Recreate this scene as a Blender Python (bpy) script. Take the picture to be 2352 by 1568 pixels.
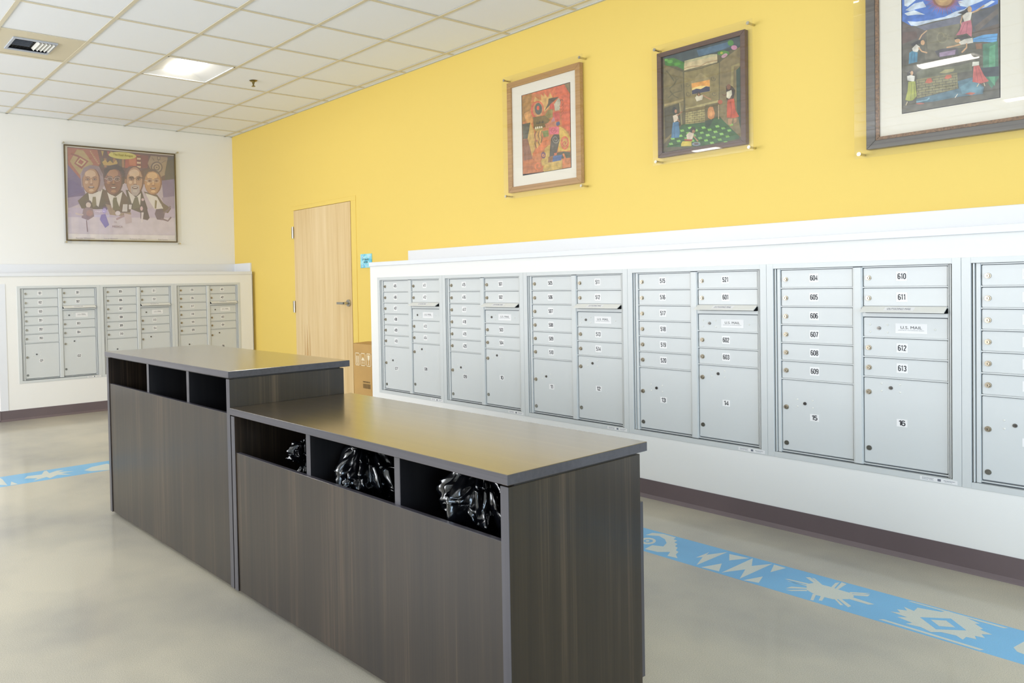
import bpy, bmesh, math, random
from mathutils import Vector, Matrix, noise

for o in list(bpy.data.objects): bpy.data.objects.remove(o)
scene = bpy.context.scene
COL = scene.collection

# ---------------------------------------------------------------- camera
YAW, PITCH, ROLL = 2.5052, -0.0227, -0.0210
F = Vector((math.cos(YAW)*math.cos(PITCH), math.sin(YAW)*math.cos(PITCH), math.sin(PITCH)))
R0 = Vector((math.sin(YAW), -math.cos(YAW), 0)); U0 = R0.cross(F)
R = R0*math.cos(ROLL) + U0*math.sin(ROLL); U = -R0*math.sin(ROLL) + U0*math.cos(ROLL)
cd = bpy.data.cameras.new('camera'); cam = bpy.data.objects.new('camera', cd); COL.objects.link(cam)
m = Matrix((R, U, -F)).transposed().to_4x4(); m.translation = Vector((8.6099, -4.3272, 1.2402))
cam.matrix_world = m
cd.sensor_fit = 'HORIZONTAL'; cd.sensor_width = 36; cd.lens = 1785.16/2352*36
cd.shift_x = (1176-849.74)/2352; cd.shift_y = (695.35-784)/2352
cd.clip_start = 0.05; cd.clip_end = 60
scene.camera = cam

# ---------------------------------------------------------------- light and exposure
LENS_STRENGTH = 19.5
ADDED_SIDE_POWER = 195.0
ADDED_REAR_POWER = 360.0
w = bpy.data.worlds.new('world'); scene.world = w; w.use_nodes = True
w.node_tree.nodes['Background'].inputs[0].default_value = (0.75, 0.85, 1, 1)
w.node_tree.nodes['Background'].inputs[1].default_value = 0.6
vs = scene.view_settings
vs.view_transform = 'Standard'; vs.look = 'None'; vs.gamma = 1; vs.use_curve_mapping = False
vs.exposure = 0.0
RX, RY, CEIL = 11.2, 7.4, 3.073      # room: x 0..RX, y 0..-RY

al = bpy.data.lights.new('added_side_daylight', 'AREA'); al.shape = 'RECTANGLE'; al.size = 5.6; al.size_y = 1.6  # unseen lamp added behind the end wall to supply cool daylight
al.energy = ADDED_SIDE_POWER; al.color = (0.60, 0.79, 1.0)
ao = bpy.data.objects.new('added_side_daylight', al); COL.objects.link(ao)
ao.location = (RX+0.25, -3.7, 1.15); ao.rotation_euler = (math.radians(90), 0, math.radians(90))
al = bpy.data.lights.new('added_rear_fill', 'AREA'); al.shape = 'RECTANGLE'; al.size = 6.6; al.size_y = 1.8  # unseen fill lamp added behind the rear wall to brighten ceiling and far wall
al.energy = ADDED_REAR_POWER; al.color = (0.95, 0.97, 1.0)
ao = bpy.data.objects.new('added_rear_fill', al); COL.objects.link(ao)
ao.location = (4.0, -RY-0.3, 1.75); ao.rotation_euler = (math.radians(90), 0, 0)

# ---------------------------------------------------------------- materials
def srgb(c):
    if isinstance(c, str): c = [int(c[i:i+2], 16)/255 for i in (0, 2, 4)]
    return tuple((x/12.92 if x <= 0.04045 else ((x+0.055)/1.055)**2.4) for x in c)
def mat(name, col, rough=0.5, metal=0.0, ior=1.5, coat=0.0, coat_rough=0.1, var=0.0, vscale=8, bump=0.0, bscale=60):
    mt = bpy.data.materials.new(name); mt.use_nodes = True
    nt = mt.node_tree; b = nt.nodes['Principled BSDF']
    c = srgb(col)
    b.inputs['Base Color'].default_value = (*c, 1); b.inputs['Roughness'].default_value = rough
    b.inputs['Metallic'].default_value = metal; b.inputs['IOR'].default_value = ior
    b.inputs['Coat Weight'].default_value = coat; b.inputs['Coat Roughness'].default_value = coat_rough
    tc = nt.nodes.new('ShaderNodeTexCoord')
    if var:
        n = nt.nodes.new('ShaderNodeTexNoise'); n.inputs['Scale'].default_value = vscale; n.inputs['Detail'].default_value = 5
        nt.links.new(tc.outputs['Object'], n.inputs['Vector'])
        r = nt.nodes.new('ShaderNodeValToRGB')
        r.color_ramp.elements[0].position = .3; r.color_ramp.elements[1].position = .7
        r.color_ramp.elements[0].color = (*[x*(1-var) for x in c], 1); r.color_ramp.elements[1].color = (*[min(1, x*(1+var)) for x in c], 1)
        nt.links.new(n.outputs['Fac'], r.inputs['Fac']); nt.links.new(r.outputs['Color'], b.inputs['Base Color'])
    if bump:
        n = nt.nodes.new('ShaderNodeTexNoise'); n.inputs['Scale'].default_value = bscale; n.inputs['Detail'].default_value = 3
        nt.links.new(tc.outputs['Object'], n.inputs['Vector'])
        bp = nt.nodes.new('ShaderNodeBump'); bp.inputs['Strength'].default_value = bump; bp.inputs['Distance'].default_value = 0.002
        nt.links.new(n.outputs['Fac'], bp.inputs['Height']); nt.links.new(bp.outputs['Normal'], b.inputs['Normal'])
    return mt

def wood(name, dark, light, axis='z', rough=0.3, ior=1.5, coat=0.0, scale=26, fine=160, seed=0.0, mid=None, coat_ior=1.5, coat_rough=.1, lo=.34, hi=.70):
    mt = bpy.data.materials.new(name); mt.use_nodes = True
    nt = mt.node_tree; b = nt.nodes['Principled BSDF']; L = nt.links
    tc = nt.nodes.new('ShaderNodeTexCoord')
    def streak(sc, along, det, off):
        mp = nt.nodes.new('ShaderNodeMapping'); s = {'x': (along, sc, sc), 'y': (sc, along, sc), 'z': (sc, sc, along)}[axis]
        mp.inputs['Scale'].default_value = s; mp.inputs['Location'].default_value = (off+seed, off*2, off)
        L.new(tc.outputs['Object'], mp.inputs['Vector'])
        n = nt.nodes.new('ShaderNodeTexNoise'); n.inputs['Scale'].default_value = 1; n.inputs['Detail'].default_value = det
        n.inputs['Distortion'].default_value = .25
        L.new(mp.outputs['Vector'], n.inputs['Vector']); return n
    a = streak(scale, 0.55, 4, 3.1); f = streak(fine, 2.2, 3, 7.7); g = streak(5, 0.5, 2, 1.3)
    mx = nt.nodes.new('ShaderNodeMath'); mx.operation = 'MULTIPLY_ADD'; mx.inputs[1].default_value = 0.28
    L.new(f.outputs['Fac'], mx.inputs[0]); 
    m2 = nt.nodes.new('ShaderNodeMath'); m2.operation = 'MULTIPLY'; m2.inputs[1].default_value = 0.52; L.new(a.outputs['Fac'], m2.inputs[0])
    L.new(m2.outputs[0], mx.inputs[2])
    m3 = nt.nodes.new('ShaderNodeMath'); m3.operation = 'MULTIPLY_ADD'; m3.inputs[1].default_value = 0.22
    L.new(g.outputs['Fac'], m3.inputs[0]); L.new(mx.outputs[0], m3.inputs[2])
    r = nt.nodes.new('ShaderNodeValToRGB'); e = r.color_ramp.elements
    e[0].position = lo; e[0].color = (*srgb(dark), 1); e[1].position = hi; e[1].color = (*srgb(light), 1)
    if mid:
        k = e.new((lo+hi)/2); k.color = (*srgb(mid), 1)
    L.new(m3.outputs[0], r.inputs['Fac']); L.new(r.outputs['Color'], b.inputs['Base Color'])
    b.inputs['Roughness'].default_value = rough; b.inputs['IOR'].default_value = ior
    b.inputs['Coat Weight'].default_value = coat; b.inputs['Coat IOR'].default_value = coat_ior; b.inputs['Coat Roughness'].default_value = coat_rough
    return mt

M_white = mat('white_wall_paint', 'e9e7e2', .6, bump=.08, bscale=220)
M_trim = mat('white_semigloss_trim', 'e0e1e4', .4)
M_yellow = mat('yellow_wall_paint', 'e6c867', .62, bump=.08, bscale=220)
M_base = mat('brown_rubber_baseboard', '655758', .38, var=.08, vscale=3)
M_tile = mat('ceiling_tile_face', 'f1f3f7', .9, bump=.15, bscale=400)
M_grid = mat('cream_ceiling_grid', 'd9cfb6', .5)
M_beige = mat('beige_metal_panel', 'dacfb4', .5)
M_steel = mat('vent_grey_paint', 'b4b9c4', .45)
M_void = mat('dark_void', '121214', .9)
M_box = mat('mailbox_powder_coat', 'cccecc', .36, coat=.25, coat_rough=.2)
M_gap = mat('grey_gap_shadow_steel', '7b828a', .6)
M_hood = mat('mail_slot_hood_paint', 'dedcd4', .4)
M_nickel = mat('nickel_lock_metal', 'a89e8c', .3, metal=1, var=.25, vscale=260)
M_dkmetal = mat('dark_key_lock_metal', '6d6a66', .3, metal=1, var=.3, vscale=300)
M_plug = mat('grey_round_plug', '8a8981', .3, metal=.9, var=.2, vscale=200)
M_tag = mat('number_tag_white', 'e6e4e2', .45)
M_ink = mat('black_ink', '15151f', .6)
M_greyink = mat('grey_ink', '6c6f78', .6)
M_chrome = mat('brushed_steel', 'bdbab3', .28, metal=1)
M_clear = mat('standoff_steel', 'c8c2b2', .2, metal=1)
M_plastic = mat('black_bag_plastic', '090a0e', .16, ior=1.9)
M_card = mat('brown_cardboard', 'bb9458', .8, var=.06, vscale=5)
M_cardink = mat('brown_carton_ink', '55401f', .8)
M_cardwhite = mat('white_carton_print', 'e6d6b4', .8)
M_panel = wood('dark_walnut_laminate', '19120d', '4e3f30', 'z', .4, 1.4, coat=.42, coat_ior=1.7, coat_rough=.24, mid='281f16', scale=30, lo=.36, hi=.72)
M_top = wood('dark_walnut_countertop', '2c2217', '483a2a', 'x', .3, 1.5, coat=1.0, coat_ior=2.2, coat_rough=.17, scale=30, mid='382c1e')
M_edge = wood('dark_edge_banding', '38363c', '4b494f', 'x', .38, 1.5, coat=.3, scale=60, fine=300)
M_edgez = wood('dark_edge_banding_upright', '38363c', '4b494f', 'z', .38, 1.5, coat=.3, scale=60, fine=300)
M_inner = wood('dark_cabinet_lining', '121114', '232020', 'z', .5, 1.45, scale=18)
M_maple = wood('maple_door_veneer', 'cfae78', 'e6cda0', 'z', .38, 1.5, scale=14, fine=70, mid='dcc08e')
M_streak = wood('amber_grain_streak', 'b8823e', 'd6a862', 'z', .4, 1.5, scale=60)
M_oak = wood('oak_frame_wood', 'a0743e', 'c49a62', 'x', .4, 1.5, scale=90)
M_walnut = wood('walnut_frame_wood', '4e382e', '6d5244', 'x', .4, 1.5, scale=90)
M_grey_frame = wood('charcoal_frame_wood', '4a4642', '6c6660', 'x', .35, 1.5, scale=90)
M_gold = mat('carved_bronze_lip', '7c5c40', .4, var=.5, vscale=120)
M_bronze = mat('thin_bronze_frame', '5c4a26', .35)
M_matboard = mat('cream_mat_board', 'e8e1d2', .8)

def mat_emit(name, col, s):
    mt = bpy.data.materials.new(name); mt.use_nodes = True; nt = mt.node_tree
    b = nt.nodes['Principled BSDF']; b.inputs['Base Color'].default_value = (*srgb(col), 1)
    b.inputs['Emission Color'].default_value = (*srgb(col), 1); b.inputs['Emission Strength'].default_value = s
    return mt
M_lens = mat_emit('light_lens', 'fff9f0', LENS_STRENGTH)
M_reflector = mat('light_reflector_white', 'dcdcda', .5)

def mat_acrylic():
    mt = bpy.data.materials.new('clear_acrylic'); mt.use_nodes = True; nt = mt.node_tree; L = nt.links
    for n in list(nt.nodes): nt.nodes.remove(n)
    o = nt.nodes.new('ShaderNodeOutputMaterial'); mx = nt.nodes.new('ShaderNodeMixShader')
    fr = nt.nodes.new('ShaderNodeFresnel'); fr.inputs['IOR'].default_value = 1.68
    t = nt.nodes.new('ShaderNodeBsdfTransparent'); t.inputs[0].default_value = (.985, .985, .98, 1)
    g = nt.nodes.new('ShaderNodeBsdfGlossy'); g.inputs['Roughness'].default_value = .015
    ge = nt.nodes.new('ShaderNodeNewGeometry'); inv = nt.nodes.new('ShaderNodeMath'); inv.operation = 'SUBTRACT'; inv.inputs[0].default_value = 1
    L.new(ge.outputs['Backfacing'], inv.inputs[1]); mm = nt.nodes.new('ShaderNodeMath'); mm.operation = 'MULTIPLY'
    L.new(fr.outputs[0], mm.inputs[0]); L.new(inv.outputs[0], mm.inputs[1]); L.new(mm.outputs[0], mx.inputs[0]); L.new(t.outputs[0], mx.inputs[1]); L.new(g.outputs[0], mx.inputs[2]); L.new(mx.outputs[0], o.inputs[0])
    return mt
M_acrylic = mat_acrylic()

def mat_art(name='printed_artwork', rough=.55, v=.2, sc=30):
    mt = bpy.data.materials.new(name); mt.use_nodes = True; nt = mt.node_tree; L = nt.links
    b = nt.nodes['Principled BSDF']; b.inputs['Roughness'].default_value = rough
    at = nt.nodes.new('ShaderNodeAttribute'); at.attribute_name = 'ink'
    tc = nt.nodes.new('ShaderNodeTexCoord')
    n = nt.nodes.new('ShaderNodeTexNoise'); n.inputs['Scale'].default_value = sc; n.inputs['Detail'].default_value = 6
    L.new(tc.outputs['Object'], n.inputs['Vector'])
    mr = nt.nodes.new('ShaderNodeMapRange'); mr.inputs['From Min'].default_value = .3; mr.inputs['From Max'].default_value = .7
    mr.inputs['To Min'].default_value = 1-v*1.6; mr.inputs['To Max'].default_value = 1+v
    L.new(n.outputs['Fac'], mr.inputs['Value'])
    mu = nt.nodes.new('ShaderNodeVectorMath'); mu.operation = 'SCALE'
    L.new(at.outputs['Color'], mu.inputs[0]); L.new(mr.outputs['Result'], mu.inputs['Scale'])
    L.new(mu.outputs[0], b.inputs['Base Color'])
    return mt
M_art = mat_art(); M_poster = mat_art('printed_poster', .4, .05, 12)

def mat_concrete(name, dark, light, blue=False):
    mt = bpy.data.materials.new(name); mt.use_nodes = True; nt = mt.node_tree; L = nt.links
    b = nt.nodes['Principled BSDF']
    tc = nt.nodes.new('ShaderNodeTexCoord')
    def nz(s, d, r=.55):
        n = nt.nodes.new('ShaderNodeTexNoise'); n.inputs['Scale'].default_value = s; n.inputs['Detail'].default_value = d; n.inputs['Roughness'].default_value = r
        L.new(tc.outputs['Object'], n.inputs['Vector']); return n
    big = nz(1.1, 4); sp = nz(330, 2, .75)
    r = nt.nodes.new('ShaderNodeValToRGB'); e = r.color_ramp.elements
    e[0].position = .34; e[0].color = (*srgb(dark), 1); e[1].position = .64; e[1].color = (*srgb(light), 1)
    L.new(big.outputs['Fac'], r.inputs['Fac'])
    mr = nt.nodes.new('ShaderNodeMapRange'); mr.inputs['From Min'].default_value = .34; mr.inputs['From Max'].default_value = .66
    mr.inputs['To Min'].default_value = .74; mr.inputs['To Max'].default_value = 1.16
    if blue: mr.inputs['To Min'].default_value = .9; mr.inputs['To Max'].default_value = 1.08
    L.new(sp.outputs['Fac'], mr.inputs['Value'])
    v = nt.nodes.new('ShaderNodeTexVoronoi'); v.inputs['Scale'].default_value = 26; v.inputs['Randomness'].default_value = 1
    L.new(tc.outputs['Object'], v.inputs['Vector'])
    lt = nt.nodes.new('ShaderNodeMapRange'); lt.inputs['From Min'].default_value = .04; lt.inputs['From Max'].default_value = .09
    lt.inputs['To Min'].default_value = 1.12 if not blue else 1.0; lt.inputs['To Max'].default_value = 1.0
    L.new(v.outputs['Distance'], lt.inputs['Value'])
    mm = nt.nodes.new('ShaderNodeMath'); mm.operation = 'MULTIPLY'; L.new(mr.outputs[0], mm.inputs[0]); L.new(lt.outputs[0], mm.inputs[1])
    sc = nt.nodes.new('ShaderNodeVectorMath'); sc.operation = 'SCALE'
    L.new(r.outputs['Color'], sc.inputs[0]); L.new(mm.outputs[0], sc.inputs['Scale']); L.new(sc.outputs[0], b.inputs['Base Color'])
    b.inputs['Roughness'].default_value = .42
    b.inputs['Coat Weight'].default_value = .5; b.inputs['Coat Roughness'].default_value = .10; b.inputs['Coat IOR'].default_value = 1.45
    return mt
M_floor = mat_concrete('polished_concrete', '99958a', 'bcb49f')
M_blue = mat_concrete('blue_floor_stain', '4b97c6', '62acd8', True)
M_motif = mat_concrete('bare_concrete_motif', 'b4bab2', 'c2c6ba', True)

def mat_sign():
    mt = mat('blue_sign_face', '7fcbe0', .35); nt = mt.node_tree; L = nt.links; b = nt.nodes['Principled BSDF']
    tc = nt.nodes.new('ShaderNodeTexCoord'); n = nt.nodes.new('ShaderNodeTexNoise'); n.inputs['Scale'].default_value = 22; n.inputs['Detail'].default_value = 3
    L.new(tc.outputs['Object'], n.inputs['Vector']); r = nt.nodes.new('ShaderNodeValToRGB'); e = r.color_ramp.elements
    e[0].position = .4; e[0].color = (*srgb('5fbfda'), 1); e[1].position = .62; e[1].color = (*srgb('aee4ea'), 1)
    L.new(n.outputs['Fac'], r.inputs['Fac']); L.new(r.outputs['Color'], b.inputs['Base Color']); return mt
M_sign = mat_sign()

# ---------------------------------------------------------------- flat print: artwork polygons (sRGB colour, then points in per mille) and floor motifs (metres)
ART_ORANGE = '''c4703a 10 998 999 996 995 0 0 15
a8742e 14 987 223 995 195 795 236 675 5 669
d8643c 223 995 688 997 766 869 683 796 394 952
d85a3a 688 997 999 987 996 414 838 506 804 754
7a6a4c 891 996 999 994 999 867 949 924
d0904a 39 767 195 795 234 638 124 602
454a42 9 643 182 639 159 446 12 452
c8a050 182 639 253 534 273 306 178 178 119 451
8a5440 12 445 119 445 181 292 221 173 89 149 14 183
b8622e 14 183 244 183 432 1 4 14
d6a45c 263 885 291 944 361 898 424 879 411 956 483 914 469 965 561 889 604 950 654 880 620 781 494 726 348 822
3a3430 571 875 660 873 783 864 642 815 484 740 559 815
b9b39c 745 836 786 853 815 800 793 707 701 708 683 790
d8503c 468 746 453 716 426 692 390 676 348 670 305 674 264 689 230 712 206 742 195 775 197 808 213 839 240 863 277 878 319 884 362 879 403 864 436 841 459 812 470 779
c88a52 453 759 446 730 427 706 398 690 363 684 326 689 291 705 263 729 244 759 239 791 246 821 266 845 295 861 330 866 368 860 402 845 430 820 447 791
3c4a4c 434 772 428 745 410 724 385 712 356 711 326 721 302 740 285 766 280 795 287 822 304 843 330 855 360 856 389 846 413 826 429 800
d84830 381 790 375 775 360 767 341 770 327 782 321 799 328 814 343 822 361 819 376 807
c8382c 690 759 683 738 664 724 640 722 615 731 597 750 591 773 598 794 617 808 642 810 666 800 684 781
8a7a3a 557 741 656 739 648 642 554 631 493 689
6e5a2e 241 697 493 683 595 613 489 541 254 553
3a3428 299 610 326 635 346 604 386 636 406 599 449 631 474 599 320 598
a08a44 265 558 447 552 457 508 275 525
e8dcc0 280 569 306 570 310 542 284 543
e8dcc0 319 568 345 570 351 542 323 542
e8dcc0 358 566 388 567 394 541 362 541
e8dcc0 401 562 431 563 438 540 404 540
cc4846 655 696 792 695 804 584 759 572 657 589
b87c8c 637 619 675 641 702 583 615 585
c87a5a 490 578 595 591 728 567 737 520 509 526
284a80 722 568 783 572 799 536 749 518 717 537
e0607a 568 523 727 519 777 502 767 425 580 437
b83c4a 719 476 706 456 682 448 655 451 634 464 626 481 631 496 646 502 664 502 679 496 686 485 684 476 677 471 668 471 661 473 658 478 659 481 662 483 651 490 645 486 644 477 651 468 667 462 685 463 698 471 700 485 689 500 667 510 640 511 618 500 611 482 622 461 650 444 687 439 718 450 732 471
d8b048 782 514 858 480 956 407 994 342 994 198 750 214 774 382
d86a48 969 291 962 261 943 236 915 222 883 219 851 229 824 250 807 279 801 311 808 342 827 367 855 381 887 383 919 373 946 352 963 323
c89a4c 941 294 935 271 920 254 899 245 876 248 856 261 842 282 837 307 843 331 858 348 879 356 902 353 923 340 936 319
c04a34 932 291 924 276 908 268 890 267 874 272 861 281 856 292 858 302 866 309 876 311 885 309 892 305 896 300 896 295 893 293 891 292 890 292 888 294 877 286 884 283 896 281 907 284 913 291 913 301 906 311 891 319 872 322 854 318 841 308 838 293 846 277 864 264 890 256 918 258 939 269 949 286
d09a4c 309 521 425 512 412 340 312 289 276 407
2e2a26 301 519 263 472 283 418 268 369 297 308 310 309 281 368 296 417 275 469 313 515
2e2a26 365 514 336 462 362 408 340 373 372 331 383 333 353 372 375 407 349 460 378 511
2e2a26 419 507 396 454 420 414 398 367 414 338 426 340 410 365 433 412 408 453 431 504
a83c3c 332 393 326 383 314 381 302 386 297 398 303 408 315 411 327 405
6a7a34 425 500 550 496 565 420 465 421
d87038 486 418 568 371 546 336 482 282 244 209 215 250 334 312 421 364
c8a44c 478 282 587 319 583 171 540 102 828 108 825 0 449 0 394 142 459 185
38383a 610 390 673 431 779 415 785 344 708 176 571 170
8a867a 767 360 752 336 722 326 689 330 663 345 653 366 660 384 678 393 701 393 719 384 728 371 726 360 716 353 705 353 696 356 691 362 692 366 697 369 686 375 679 371 677 362 686 351 704 344 724 345 739 355 742 371 729 389 703 401 672 402 647 389 638 367 651 342 684 322 727 317 763 330 780 355
5c5454 669 278 662 265 644 262 627 269 620 284 627 297 645 301 662 293
38443a 708 200 871 202 990 180 992 114 828 120 666 162
285a96 646 170 830 168 808 104 634 102
d86a3c 667 205 729 204 720 174 677 173
8a5a3a 552 172 641 167 633 98 540 104
d87840 833 175 867 127 840 83 849 43 885 43 875 77 903 124 867 181
dc6e34 422 79 409 55 384 41 355 37 327 42 304 55 291 71 289 88 297 101 311 108 327 110 340 107 349 101 354 93 353 87 350 84 347 83 343 84 342 67 356 65 372 70 382 80 383 94 374 108 353 121 325 127 295 124 271 112 259 93 262 69 281 45 315 27 359 20 402 25 435 44 451 71
6a3a5c 499 199 492 179 473 165 447 162 422 171 404 188 398 210 405 231 424 244 450 247 475 238 493 221
d88a3c 476 203 472 195 464 190 454 189 445 191 438 195 433 200 433 206 435 210 440 212 445 212 448 212 451 210 453 207 452 206 452 205 451 205 450 205 450 198 455 197 461 199 465 203 465 208 462 213 454 218 444 220 433 219 424 215 420 208 421 199 428 191 440 184 456 181 471 183 483 190 488 199
7a3a22 820 808 828 817 839 818 848 815 853 810 852 806 850 805 848 806 846 798 856 797 865 801 866 810 857 821 838 827 818 824 807 813
a84a2c 785 753 827 735 871 766 867 787 856 788 859 771 821 742 791 759
a84a2c 784 717 826 699 870 730 867 751 855 752 859 735 820 706 790 722
a84a2c 783 681 825 662 869 694 866 715 854 715 858 699 819 670 789 686
a84a2c 782 644 824 626 868 658 865 678 853 679 857 662 818 633 788 650'''
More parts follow.
